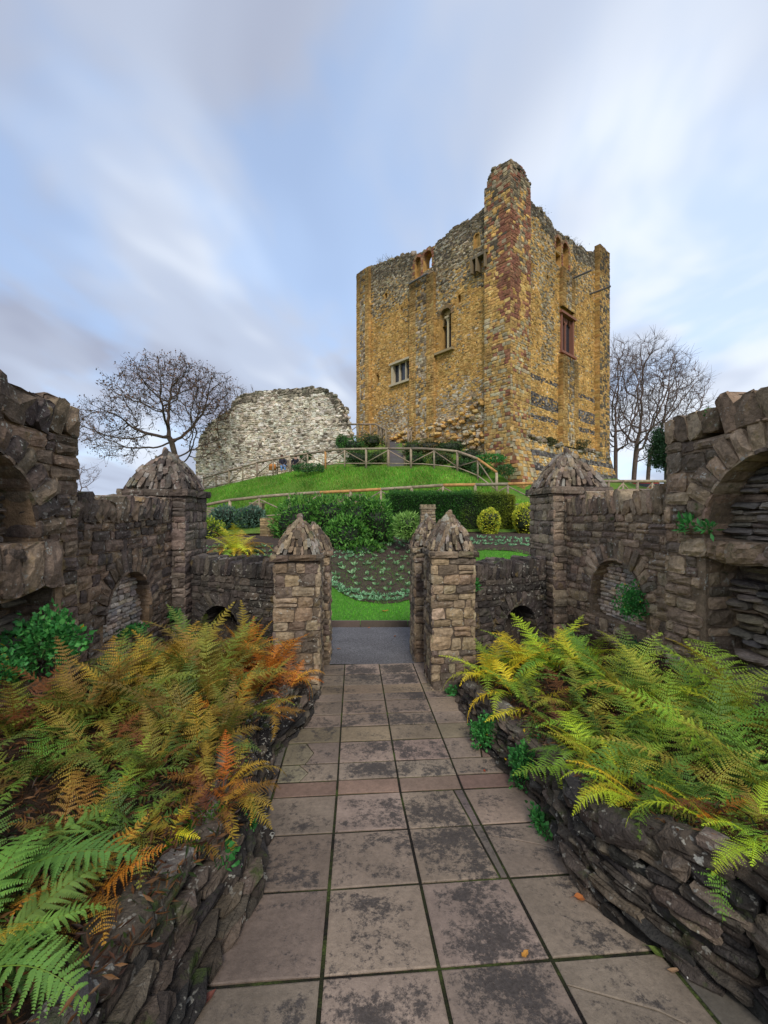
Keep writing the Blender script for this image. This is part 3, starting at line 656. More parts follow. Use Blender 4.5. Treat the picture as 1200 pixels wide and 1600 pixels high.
def bed(T, sg, label, rng, cs, batter):
    T = A(T); xy = T[:, :2]; sL = np.concatenate([[0], np.cumsum(np.linalg.norm(np.diff(xy, axis=0), axis=1))])
    f = lambda s: A([np.interp(s, sL, T[:, k]) for k in range(4)])
    def frm(s):
        a, b = f(s - .08), f(s + .08); U = unit([b[0] - a[0], b[1] - a[1], 0]); Nn = A([-U[1], U[0], 0])
        if Nn[0] * sg > 0: Nn = -Nn
        return U, Nn
    root = empty('bed_edging', (T[4, 0], T[4, 1], T[4, 2])); mw = Matrix.Translation(root.location).inverted(); tag(root, label, 'retaining wall')
    core = MB(); Ls = np.linspace(0, sL[-1], 60); V = []
    for s in Ls:
        p = f(s); U, Nn = frm(s); V += [A([p[0], p[1], p[2] - .1]) - Nn * .03, A([p[0], p[1], p[3] - .05]) - Nn * (.06 + batter), A([p[0], p[1], p[3] - .05]) - Nn * (.4 + batter)]
    q = []
    for i in range(59): q += [[i * 3, i * 3 + 1, i * 3 + 4, i * 3 + 3], [i * 3 + 1, i * 3 + 2, i * 3 + 5, i * 3 + 4]]
    core.add(V, q, col=(.03, .025, .02))
    s = 0; 
    t_ = 0.
    hmax = (T[:, 3] - T[:, 2]).max(); z = 0
    while z < hmax:
        h = rng.uniform(.03, .075); s = 0
        while s < sL[-1]:
            l = rng.uniform(.09, .30); p = f(s + l / 2); hgt = p[3] - p[2]; U, Nn = frm(s + l / 2)
            if z < hgt:
                k = (z + h / 2) / max(hgt, .1); c = A([p[0], p[1], p[2] + z + h / 2 - .02 + rng.uniform(-.008, .008)]) - Nn * (batter * k + .0)
                a_ = rng.uniform(-.10, .10); nz = ZU * .25 * (batter / max(hgt, .2)) + Nn; nz = unit(nz)
                UU = unit(U * math.cos(a_) + ZU * math.sin(a_)); VV = np.cross(nz, UU); VV = VV if VV[2] > 0 else -VV
                stone(core, c, UU, VV, nz, l * 1.03, h * 1.05, rng.uniform(.02, .10), rng, pick(cs, rng, a=.35), g=3, rough=.20, base=-.06, rnd=.4)
            s += l * .95
        z += h * .93
    s = 0.0
    while s < sL[-1]:                              # boulders bedded along the top
        p = f(s); U, Nn = frm(s); k = rng.uniform(.6, 1.)
        sz = A([rng.uniform(.14, .30), rng.uniform(.12, .22), rng.uniform(.08, .15)]) * (1. if p[3] - p[2] > .2 else .75)
        c = A([p[0], p[1], p[3] - .02 + rng.uniform(-.02, .03)]) - Nn * (batter + rng.uniform(.0, .12))
        rock(core, c, sz, rng, pick(cs[:3] + [(.15, .13, .11)], rng, a=.3), math.atan2(U[1], U[0]) + rng.uniform(-.4, .4), sub=2, rough=.34)
        s += sz[0] * .75
    core.build('rubble_face', M['bedrock'], root, smooth=False)
    for o in root.children: o.matrix_parent_inverse = mw
    # soil behind the edging up to the garden wall
    V = []; n_ = 12; xw = 3.1
    for s in Ls:
        p = f(s); U, Nn = frm(s); a = A([p[0], p[1], p[3] - .03]) - Nn * (batter + .02)
        vv = uv(p[0], p[1])[1]; e = pw(sg * 3.05, vv, max(p[3] + .12, .0 if vv > 4.5 else .15))
        for k in range(n_):
            t = k / (n_ - 1); q_ = a * (1 - t) + e * t; q_[2] += .05 * math.sin(t * 3.14) + .02 * sn([q_], 4.)[0]; V.append(q_)
    mb = MB(); i = np.arange(60 * n_).reshape(60, n_); mb.add(V, np.stack([i[:-1, :-1], i[1:, :-1], i[1:, 1:], i[:-1, 1:]], -1).reshape(-1, 4))
    o = mb.build('bed_soil', M['litter'], smooth=True); o['kind'] = 'structure'
    return f, frm, sL[-1]
BC = [(.11, .085, .063), (.07, .057, .046), (.15, .118, .088), (.045, .04, .036)]
bedR = bed(RT, 1, 'dry-laid rubble edging of the fern bed right of the paved path', np.random.default_rng(51), BC, .10)
bedL = bed(LT, -1, 'dry-laid mossy rubble edging of the fern bed left of the paved path', np.random.default_rng(52), [tuple(A(c) * .8) for c in BC], .22)
def bedz(x, y):
    """height of bed soil at a point"""
    T = A(RT if x > 0 else LT); o = T[np.argsort(T[:, 1])]; xe = np.interp(y, o[:, 1], o[:, 0]); zt = np.interp(y, o[:, 1], o[:, 3])
    u, v = uv(x, y); ue = uv(xe, y)[0]; t = np.clip((abs(u) - abs(ue)) / (3.05 - abs(ue)), 0, 1); ze = max(zt + .12, .0 if v > 4.5 else .15)
    return zt * (1 - t) + ze * t - .03 + .05 * math.sin(t * 3.14)
#SECTION3
# ================================================================== the keep
TC = A([7.5, 25.0]); TAd = A([-.656, .755]); TBd = A([.755, .656]); LA, LB = 14.8, 14.2
def onA(px, py): t = (px - 600) / F; s = (TC[0] - TC[1] * t) / (-TAd[0] + TAd[1] * t); Y = TC[1] + TAd[1] * s; return s, CZ + (800 - py) / F * Y
def onB(px, py): t = (px - 600) / F; s = (TC[1] * t - TC[0]) / (TBd[0] - TBd[1] * t); Y = TC[1] + TBd[1] * s; return s, CZ + (800 - py) / F * Y
def toA(s, z): x, Y = TC + TAd * s; return 600 + F * x / Y, 800 - F * (z - CZ) / Y
def toB(s, z): x, Y = TC + TBd * s; return 600 + F * x / Y, 800 - F * (z - CZ) / Y
def prof(pts, on, amp=.10, sd=0):
    q = sorted(on(*p) for p in pts); S = [a for a, _ in q]; Z = [b for _, b in q]
    return lambda s: float(np.interp(s, S, Z)) + amp * float(sn([(s * 1.7, sd, 0)], 1.)[0]) + amp * .7 * float(sn([(s * 6., sd, 1)], 1.)[0])
topA = prof([(560, 432), (566, 424), (580, 417), (600, 409), (622, 401), (640, 394), (650, 399), (662, 390), (676, 386), (682, 381), (692, 371), (703, 361), (720, 350), (740, 336), (762, 322), (800, 318)], onA)
topB = prof([(800, 310), (825, 315), (838, 322), (850, 331), (858, 341), (864, 356), (880, 368), (893, 376), (905, 384), (918, 391), (926, 396), (934, 392), (945, 396)], onB, sd=4)
OC = [(.59, .35, .105), (.64, .385, .125), (.55, .32, .095), (.66, .43, .16), (.50, .29, .09)]
RBm = [(.36, .28, .16), (.44, .35, .22), (.27, .20, .12), (.18, .135, .085), (.50, .43, .31)]
DKm = [(.13, .105, .072), (.17, .135, .09), (.10, .082, .06), (.24, .19, .12), (.32, .28, .21)]
FLm = [(.52, .43, .30), (.42, .32, .20), (.26, .19, .12), (.48, .32, .14), (.56, .49, .37)]
FBd = [(.10, .09, .085), (.16, .145, .13), (.07, .062, .06), (.25, .22, .19)]
QC = [(.50, .30, .10), (.46, .27, .085), (.54, .35, .13)]
RD = [(.28, .12, .065), (.32, .15, .08), (.26, .105, .065)]
PL = [(.44, .36, .22), (.40, .33, .20)]
def mute(f, mean, k=.5):
    def g(s, z, rng): return tuple(A(f(s, z, rng)) * (1 - k) + A(mean) * k)
    return g
def wob_(px, py): return 18 * float(sn([(px * .035, py * .035, 0)], 1.)[0]) + 9 * float(sn([(px * .11, py * .11, 3)], 1.)[0])
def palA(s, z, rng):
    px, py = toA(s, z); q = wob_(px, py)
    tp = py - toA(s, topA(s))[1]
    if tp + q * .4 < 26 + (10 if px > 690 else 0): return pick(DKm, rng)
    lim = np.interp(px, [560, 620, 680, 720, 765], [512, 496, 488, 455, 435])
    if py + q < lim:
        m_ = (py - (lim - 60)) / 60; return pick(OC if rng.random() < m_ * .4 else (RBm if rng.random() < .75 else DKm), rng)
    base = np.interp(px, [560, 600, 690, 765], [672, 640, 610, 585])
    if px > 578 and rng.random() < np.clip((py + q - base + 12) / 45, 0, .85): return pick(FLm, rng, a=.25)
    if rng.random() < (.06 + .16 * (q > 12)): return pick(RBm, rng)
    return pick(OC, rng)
def palB(s, z, rng):
    px, py = toB(s, z); q = wob_(px, py + 50)
    if (8.55 < z < 9.45 or 7.75 < z < 8.1 or 10.3 < z < 10.6) and rng.random() < .85: return pick(FBd, rng, a=.3)
    tp = py - toB(s, topB(s))[1]
    if tp + q * .5 < 22: return pick(DKm, rng)
    if py + q < 455: return pick(RBm if rng.random() < .6 else OC, rng)
    if 845 < px + q * .4 < 866 and py < 570: return pick(RBm if rng.random() < .7 else OC, rng)
    if rng.random() < .10: return pick(DKm[:2] + RBm, rng)
    return pick(OC, rng)
rk = np.random.default_rng(61)
keep = empty('castle_keep', (TC[0] + .5, TC[1] + 10, 3.)); mk = Matrix.Translation(keep.location).inverted()
tag(keep, 'tall ruined square castle keep of ochre rubble with ragged top and red-streaked corner', 'castle tower')
def kadd(mb, name, mat, smooth=False, lab=None):
    o = mb.build(name, mat, keep, smooth); o.matrix_parent_inverse = mk
    if lab: o['label'] = lab
    return o
U3A = A([*TAd, 0]); U3B = A([*TBd, 0]); C3 = A([*TC, 0])
frA = Fr(C3, U3A, -U3B); frB = Fr(C3, U3B, -U3A)
def hole(on, pxa, pxb, pyt, pyb, depth, arch=True):
    """opening measured on the face"""
    sa, zt = on(pxa, pyt); sb, _ = on(pxb, pyt); m_ = on((pxa + pxb) / 2, pyt)[1]; zb_ = on((pxa + pxb) / 2, pyb)[1]
    s0, s1 = min(sa, sb), max(sa, sb); r = (s1 - s0) / 2
    if arch: r2 = min(r, (m_ - zb_) * .6); f = arch_top((s0 + s1) / 2, r, m_ - r2, r2)
    else: f = const(m_)
    return (s0, s1, zb_, f, depth)
HA = [hole(onA, 661, 675, 392, 421, None), hole(onA, 648, 658, 402, 440, .3), hole(onA, 687, 705, 482, 548, .75), hole(onA, 614, 643, 566, 597, .3, False),
      hole(onA, 588, 592, 585, 597, .4, False), hole(onA, 657, 660, 631, 650, .4), hole(onA, 741, 749, 365, 386, .12), hole(onA, 744, 751, 408, 421, .5, False), hole(onA, 756, 763, 402, 415, .5, False),
      hole(onA, 601, 605, 458, 466, .35, False), hole(onA, 715, 720, 460, 473, .35), hole(onA, 626, 629, 480, 486, .3, False), hole(onA, 661, 665, 486, 493, .3, False)]
HB = [hole(onB, 868, 876, 371, 392, None), hole(onB, 868, 876, 396, 414, .3, False), hole(onB, 879, 888, 380, 420, .35), hole(onB, 876, 894, 496, 554, .3, False),
      hole(onB, 827, 831, 408, 422, .3), hole(onB, 854, 857, 430, 437, .3), hole(onB, 895, 899, 441, 455, .35), hole(onB, 851, 853, 540, 545, .3)]
def skf(holes, m_=.05):
    def f(s, z, l, h):
        for q in (s - l * .4, s, s + l * .4):
            for a, b, zb_, ft, _ in holes:
                if a - m_ < q < b + m_ and z + h * .4 > zb_ - m_ and z - h * .4 < ft(min(max(q, a), b)) + m_: return True
        return False
    return f
def colbody(): return (.34, .22, .09)
mb = MB()
wall_body(mb, frA, 0, LA, 2.0, topA, .7, HA, ds=.35, col=(.46, .27, .085))
wall_body(mb, frB, 0, LB, 2.0, topB, .7, HB, ds=.35, col=(.44, .26, .085))
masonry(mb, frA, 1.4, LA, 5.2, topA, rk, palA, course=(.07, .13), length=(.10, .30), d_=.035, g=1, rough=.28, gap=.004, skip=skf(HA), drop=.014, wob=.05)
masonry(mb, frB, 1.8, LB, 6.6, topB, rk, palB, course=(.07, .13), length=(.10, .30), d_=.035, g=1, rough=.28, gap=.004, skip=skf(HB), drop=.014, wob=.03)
# far walls of the shell
frC = Fr(C3 + U3A * LA, U3B, U3A); frD = Fr(C3 + U3B * LB, U3A, U3B)
tf = lambda s: 20.3 + .5 * float(sn([(s * .6, 3, 0)], 1.)[0]) + .2 * float(sn([(s * 4, 3, 0)], 1.)[0])
wall_body(mb, frC, .7, LB, 2, tf, .7, [], ds=.5, col=(.30, .2, .1)); wall_body(mb, frD, .7, LA, 2, tf, .7, [], ds=.5, col=(.30, .2, .1))
masonry(mb, frC, 0, LB, 6, tf, rk, P_(OC + RBm), course=(.25, .4), length=(.4, .9), d_=.06, g=1); masonry(mb, frD, 0, LA, 6, tf, rk, P_(OC + RBm), course=(.25, .4), length=(.4, .9), d_=.06, g=1)
for fr, tp, L in ((frA, topA, LA), (frB, topB, LB)):       # loose stones along the broken wall head
    s = 1.5
    while s < L:
        k = rk.uniform(.15, .5); rock(mb, fr.pt(s, tp(s) + .02, -rk.uniform(.1, .5)), (k, k, k * rk.uniform(.5, 1.2)), rk, pick(DKm, rk), rk.uniform(0, 3), sub=1); s += k * rk.uniform(.5, 1.1)
def ring_quoins(fr, h, rng, w_=.16):
    a, b, zb_, ft, _ = h; c = (a + b) / 2; r = (b - a) / 2; spr = ft(a)
    return c, r, spr
# window dressings cut into the wall
c, r, spr = ring_quoins(frA, HA[2], rk); voussoirs(mb, frA, c, r, HA[2][3](HA[2][0]), HA[2][3](c) - HA[2][3](HA[2][0]), rk, P_([(.30, .19, .09), (.22, .15, .08)]), th=.3, n=11, d_=.08, reveal=.4, g=2)
for H_, fr in ((HA[0], frA), (HA[1], frA), (HB[0], frB), (HB[2], frB)):
    c = (H_[0] + H_[1]) / 2; r = (H_[1] - H_[0]) / 2; sp_ = H_[3](H_[0])
    voussoirs(mb, fr, c, r, sp_, H_[3](c) - sp_, rk, P_([(.28, .12, .07), (.30, .18, .09)]), th=.2, n=9, d_=.07, reveal=.3, g=2)
    for sd in (H_[0] - .1, H_[1] + .1):
        z = H_[2]
        while z < sp_: stone(mb, fr.pt(sd, z + .11, 0), fr.U, fr.V, fr.N, .2, .2, .08, rk, pick([(.28, .12, .07), (.34, .22, .1)], rk), g=2); z += .21
kadd(mb, 'wall', M['tower'])
# pilaster buttresses
def pil(on, fr, pxa, pxb, zb_, zt, proj, name='buttress', quoin=(.50, .30, .10), red=False):
    a, b = sorted((on(pxa, 600)[0], on(pxb, 600)[0])); mb = MB()
    wall_body(mb, Fr(fr.O + fr.N * proj, fr.U, fr.N), a, b, zb_, const(zt), proj + .01, [], ds=1, col=(.34, .2, .08))
    f2 = Fr(fr.O + fr.N * proj, fr.U, fr.N); m_ = (b - a) * .28
    pal = (lambda s, z, r_: pick(([tuple(A(c) * (.97)) for c in QC] if (s < a + m_ or s > b - m_) else FLm[:3] + RBm + OC[:3]), r_) if not red else pick(QC + DKm[:2], r_)) 
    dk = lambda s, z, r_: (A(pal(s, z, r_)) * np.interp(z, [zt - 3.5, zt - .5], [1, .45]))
    for lo, hi in ((a, a + m_), (a + m_, b - m_), (b - m_, b)): masonry(mb, f2, lo, hi, zb_, const(zt + .03), rk, dk, course=(.13, .24), length=((hi - lo) * .6, hi - lo) if hi - lo < .6 else (.15, .35), d_=.04, g=1, rough=.18)
    for e, U_, sg_ in ((a, fr.N, -1), (b, fr.N, 1)):
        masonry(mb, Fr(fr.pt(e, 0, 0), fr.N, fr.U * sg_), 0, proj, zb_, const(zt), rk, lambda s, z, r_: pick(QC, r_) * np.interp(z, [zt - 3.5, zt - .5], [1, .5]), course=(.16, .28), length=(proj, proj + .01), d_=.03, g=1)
    kadd(mb, name, M['tower'])
zA = lambda px: topA(onA(px, 500)[0])
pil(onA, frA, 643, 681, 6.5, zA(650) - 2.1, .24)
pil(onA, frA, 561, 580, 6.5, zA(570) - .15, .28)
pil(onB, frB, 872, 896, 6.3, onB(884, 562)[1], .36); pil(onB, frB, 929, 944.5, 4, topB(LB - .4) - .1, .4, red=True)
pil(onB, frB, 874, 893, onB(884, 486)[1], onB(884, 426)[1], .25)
# corner turret with big dressed stones
sA, sB = 1.55, 2.0; pj = .28
turA = prof([(758, 318), (763, 299), (768, 281), (776, 265), (785, 260), (795, 256), (797, 256)], onA, .03); turB = prof([(794, 255), (797, 256), (806, 261), (812, 270), (818, 283), (824, 304), (829, 320)], onB, .03)
def palT(on_, to_):
    def f(s, z, rng):
        px, py = to_(s, z); r_ = rng.random(); q = wob_(px * 2, py) * .35
        if py < 300: return pick(DKm[:2] + RBm[:3] if r_ < .75 else RD, rng)
        if py < 500:
            d_ = px - 795 + q + rng.normal(0, 2.5); red = (-9 < d_ < 7 and (py > 330 or r_ < .5)) or (d_ > 22) or (d_ < -29 and r_ < .35)
            if red and r_ < .88: return pick(RD, rng)
            return pick(RBm[:3] + DKm[:1] + OC[:2] if py < 430 else OC + QC, rng)
        if py > 600 and r_ < .30: return pick(PL, rng)
        return pick(RD if r_ > .86 else (PL if r_ < .25 else QC), rng)
    return f
mb = MB(); fa = Fr(frA.O + frA.N * pj - frB.N * -pj * 0 + frB.N * pj, frA.U, frA.N); fb = Fr(frB.O + frB.N * pj + frA.N * pj, frB.U, frB.N)
for i in range(10):
    for j in range(10):
        a_, b_ = (sA + pj) * (i + .5) / 10, (sB + pj) * (j + .5) / 10; zt = min(turA(a_ - pj), turB(b_ - pj)) - .05
        mb.box(fa.pt(a_, 0, 0) * A([1, 1, 0]) + fb.U * b_ + ZU * (2.5 + zt) / 2, ((sA + pj) / 10, (sB + pj) / 10, zt - 2.5), col=(.26, .18, .10), ax=[fa.U, fb.U, ZU])
masonry(mb, fa, 0, sA + pj, 3, lambda s: turA(s - pj), rk, lambda s, z, r: palT(onA, toA)(s - pj, z, r), course=(.12, .26), length=(.16, .42), d_=.04, g=1, rough=.16)
masonry(mb, fb, 0, sB + pj, 3, lambda s: turB(s - pj), rk, lambda s, z, r: palT(onB, toB)(s - pj, z, r), course=(.12, .26), length=(.16, .42), d_=.04, g=1, rough=.16)
for i in range(60):
    s = rk.uniform(0, 1.8); t = rk.uniform(0, 2.2); zt = min(turA(s - pj), turB(t - pj)) + rk.uniform(-.15, .1)
    k = rk.uniform(.2, .42); rock(mb, fa.pt(s, 0, 0) + fb.U * t + ZU * zt, (k, k, k * .7), rk, pick(DKm, rk), 0, sub=1)
# eroded outer edge of the foot of the corner
for i in range(90):
    z = rk.uniform(3.2, 9.2); k = rk.uniform(.3, .6); s = rk.uniform(1.5, 3.2) - z * .08
    rock(mb, frA.pt(s + pj, z, rk.uniform(-.1, .1)), (k, k * .6, k * .6), rk, pick(QC + PL + RBm, rk), .8, sub=1, rough=.3)
kadd(mb, 'corner_turret', M['tower'], lab='corner turret with streaks of red stone between ochre blocks')
# sloping plinth on the right face with flint bands, grassy ledge above
mb = MB(); sl_ = unit(ZU * 3.9 - frB.N * 1.0); nn_ = unit(np.cross(U3B, sl_)); nn_ = nn_ if nn_ @ frB.N > 0 else -nn_
pf = Fr(C3 + frB.N * 1.25 + ZU * 2.4 , U3B, nn_, sl_)
def palP(s, z, rng):
    if .95 < z < 1.3 or 1.9 < z < 2.35 or 2.95 < z < 3.35: return pick(FBd, rng, a=.3)
    return pick(OC[:3] + RBm[:2] if rng.random() < .85 else FLm, rng)
wall_body(mb, pf, -.26, LB + .4, 0, const(3.95), .9, [], ds=1, col=(.3, .2, .1))
masonry(mb, Fr(C3 - U3B * .27, frB.N, -U3B), 0, 1.25, 2.4, lambda s: 2.4 + (1.25 - s) * 3.9, rk, P_(QC + PL + RD[:1]), course=(.18, .3), length=(.25, .5), d_=.05, g=2)
masonry(mb, pf, -.26, 1.7, 0, const(3.95), rk, P_(QC + PL + RD[:1]), course=(.18, .32), length=(.25, .55), d_=.05, g=2)
masonry(mb, pf, 1.7, LB + .4, 0, const(3.95), rk, palP, course=(.12, .2), length=(.16, .42), d_=.05, g=1, rough=.2)
for i in range(130):
    s = rk.uniform(1.8, LB); k = rk.uniform(.15, .5); rock(mb, frB.pt(s, 6.2 + rk.uniform(-.15, .35), rk.uniform(.05, .35)), (k, k, k * .6), rk, pick(DKm + [(.30, .28, .22)], rk), 0, sub=1)
kadd(mb, 'plinth', M['tower'], lab='sloping plinth striped with dark flint bands')
# rubble foot of the left face
mb = MB()
for i in range(260):
    s = rk.uniform(1.6, 11); zt = np.interp(s, [1.6, 5, 8, 11], [8.6, 8.0, 7.9, 7.6]); z = rk.uniform(float(H(*(TC + TAd * s))) - .4, zt); k = rk.uniform(.2, .5)
    rock(mb, frA.pt(s, z, rk.uniform(.0, .35) * (1 - (z - 5) / 5)), (k, k, k * .55), rk, pick(FLm + OC, rk), .8, sub=1, rough=.3)
kadd(mb, 'rubble_foot', M['tower'])
# windows: frame, mullions, glass
def window(fr, h, name, framecol, mull, brick=False, trans=False, colw=.12):
    a, b, zb_, ft, dp = h; zt = ft((a + b) / 2); mb = MB(); ax = [fr.U, fr.N, ZU]; cc = (a + b) / 2; w_ = b - a
    pr = .06
    for s in (a, b): mb.box(fr.pt(s, (zb_ + zt) / 2, -.04), (colw * 1.6, .3, zt - zb_ + .2), col=framecol, ax=ax)
    mb.box(fr.pt(cc, zb_ - .06, pr), (w_ + .5, .34, .16), col=framecol, ax=ax); mb.box(fr.pt(cc, zt + .07, pr), (w_ + .5, .34, .15), col=framecol, ax=ax)
    for k in range(1, mull): mb.box(fr.pt(a + w_ * k / mull, (zb_ + zt) / 2, -.12), (colw, .14, zt - zb_), col=framecol, ax=ax)
    if trans:
        for k in range(mull):     # pointed heads of the lights
            c0 = a + w_ * (k + .5) / mull; r0 = w_ / mull / 2
            for sg_ in (-1, 1): mb.box(fr.pt(c0 + sg_ * r0 * .62, zt - .2, -.12), (r0 * .7, .1, .42), col=framecol, ax=[unit(fr.U * math.cos(.5 * sg_) + ZU * math.sin(.5 * sg_)), fr.N, unit(ZU * math.cos(.5 * sg_) - fr.U * math.sin(.5 * sg_))])
    o = kadd(mb, name, M['plain'])
    gb = MB(); gb.box(fr.pt(cc, (zb_ + zt) / 2, -.2), (w_ - .05, .02, zt - zb_ - .02), col=(1, 1, 1), ax=ax); gb.build('pane', M['dark'], o)
    return o
window(frA, HA[3], 'window', (.50, .42, .28), 3)['label'] = 'pale stone window of three upright lights'
window(frB, HB[3], 'window', (.26, .11, .07), 2, trans=True, colw=.1)['label'] = 'red brick framed window of two tall pointed lights'
# twin round-headed window with a column
a, b, zb_, ft, dp = HA[2]; cc = (a + b) / 2; mb = MB(); ax = [frA.U, frA.N, ZU]; zc = ft(a)
tube(mb, [frA.pt(cc, zb_, -.3), frA.pt(cc, zb_ + .12, -.3), frA.pt(cc, zb_ + .2, -.3), frA.pt(cc, zc - .3, -.3), frA.pt(cc, zc - .1, -.3)], [.13, .13, .085, .085, .16], 10, col=(.50, .42, .26))
mb.box(frA.pt(cc, zc - .02, -.3), (.36, .36, .14), col=(.50, .40, .24), ax=ax)
mb.box(frA.pt(cc, zb_ - .08, .06), (b - a + .6, .4, .16), col=(.34, .25, .13), ax=ax)
fw = Fr(frA.O + frA.N * -.3, frA.U, frA.N); w2 = (b - a) / 2
wall_body(mb, fw, a, b, zc - .5, lambda s: ft(min(max(s, a + .01), b - .01)), .25, [(a + .08, cc - .08, zc - .5, arch_top((a + cc) / 2, w2 / 2 - .07, zc, w2 / 2), None), (cc + .08, b - .08, zc - .5, arch_top((b + cc) / 2, w2 / 2 - .07, zc, w2 / 2), None)], ds=.1, col=(.44, .30, .13))
o = kadd(mb, 'window', M['plain'], lab='deep twin round-headed window with a central column')
gb = MB(); gb.box(frA.pt(cc, (zb_ + zc) / 2 + .3, -.66), (b - a, .02, zc - zb_ + 1), ax=ax); gb.build('pane', M['dark'], o)
for px0, py0, px1, py1, on_, fr_, oo in ((862, 447, 890, 437, onB, frB, 1), (895, 470, 921, 460, onB, frB, 1), (646, 447, 675, 431, onA, frA, 0)):   # iron beams
    s_, z_ = on_((px0 + px1) / 2, (py0 + py1) / 2); mb = MB()
    if oo: 
        s0_, z0_ = on_(px1, py1); P0 = fr_.pt(s0_, z0_, 0.); P1 = P0 + fr_.N * 1.55
    else: sa_, za_ = on_(px0, py0); sb_, zb2 = on_(px1, py1); P0 = fr_.pt(sa_, za_, .45); P1 = fr_.pt(sb_, zb2, .45)
    tube(mb, [P0, P1], .07, 8, col=(.13, .125, .13)); kadd(mb, 'iron_beam', M['plain'])
cb = MB()                                              # corbelled latrine boxes
for pa, pb in ((751, 424), (764, 417)):
    s_, z_ = onA(pa, pb); cb.box(frA.pt(s_, z_ + .35, .22), (.12, .5, 1.0), col=(.22, .16, .09), ax=[frA.U, frA.N, ZU])
s_, z_ = onA(743, 428); cb.box(frA.pt(s_, z_ + .35, .22), (.12, .5, 1.0), col=(.22, .16, .09), ax=[frA.U, frA.N, ZU])
s_, z_ = onA(754, 403); cb.box(frA.pt(s_, z_, .2), (1.3, .5, .16), col=(.16, .13, .09), ax=[frA.U, frA.N, ZU])
kadd(cb, 'corbel_box', M['plain'])
# ================================================================== white ruined wall
mb = MB(); P0 = pix(308, 740, 34); P1 = pix(546, 740, 31); P0[2] = P1[2] = 0; U = unit(P1 - P0); Lr = np.linalg.norm(P1 - P0); Nr = unit([U[1], -U[0], 0])
frR = Fr(P0, U, Nr); rr = np.random.default_rng(71)
def onR(px, py): t = (px - 600) / F; s = (P0[0] - P0[1] * t) / (U[1] * t - U[0]); Y = P0[1] + U[1] * s; return s, CZ + (800 - py) / F * Y
rt = prof([(306, 720), (309, 692), (315, 678), (322, 670), (334, 657), (345, 648), (360, 638), (366, 626), (374, 619), (392, 613), (420, 610), (450, 607), (490, 605), (508, 609), (522, 617), (529, 628), (534, 640), (539, 656), (543, 672), (547, 705)], onR, .07)
WC = [(.74, .67, .55), (.66, .60, .49), (.80, .74, .62), (.56, .47, .36), (.70, .60, .46)]
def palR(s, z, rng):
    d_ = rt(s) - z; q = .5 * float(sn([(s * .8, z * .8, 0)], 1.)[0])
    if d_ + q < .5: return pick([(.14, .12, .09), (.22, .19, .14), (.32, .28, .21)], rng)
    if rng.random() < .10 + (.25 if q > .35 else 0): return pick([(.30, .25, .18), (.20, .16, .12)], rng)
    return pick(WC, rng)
root = empty('ruined_wall', frR.pt(Lr / 2, 4.2, 0)); mw = Matrix.Translation(root.location).inverted(); tag(root, 'broken wall of whitish chalk rubble on the green mound left of the keep', 'ruin')
wall_body(mb, frR, -.1, Lr + .1, 3, rt, 1.3, [], ds=.25, col=(.46, .39, .29))
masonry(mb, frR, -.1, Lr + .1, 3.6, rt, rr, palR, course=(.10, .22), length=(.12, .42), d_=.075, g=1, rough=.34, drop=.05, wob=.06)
masonry(mb, Fr(frR.pt(Lr + .1, 0, 0), -Nr, U), 0, 1.3, 3.6, const(6.2), rr, palR, course=(.12, .22), length=(.2, .5), d_=.07, g=1)
s = 0
while s < Lr:
    k = rr.uniform(.2, .5); rock(mb, frR.pt(s, rt(s), -rr.uniform(0, .8)), (k, k, k * .6), rr, pick([(.18, .155, .12), (.28, .25, .19), (.12, .11, .08)], rr), 0, sub=1); s += k * .5
for sd, r0, r1 in ((0, 0, 5.5), (1, 0, 3.)):
    for i in range(70):
        z = rr.uniform(4.5, 10); s = (.0 if sd == 0 else Lr) ; k = rr.uniform(.25, .5)
        zz_ = [q for q in np.linspace(-.1, Lr + .1, 120) if rt(q) > z]
        if not zz_: continue
        s = zz_[0] if sd == 0 else zz_[-1]
        rock(mb, frR.pt(s + rr.uniform(-.1, .1), z, -rr.uniform(0, 1.2)), (k, k, k * .6), rr, palR(s, z - .8, rr), 0, sub=1)
o = mb.build('rubble', M['ruin'], root); o.matrix_parent_inverse = mw
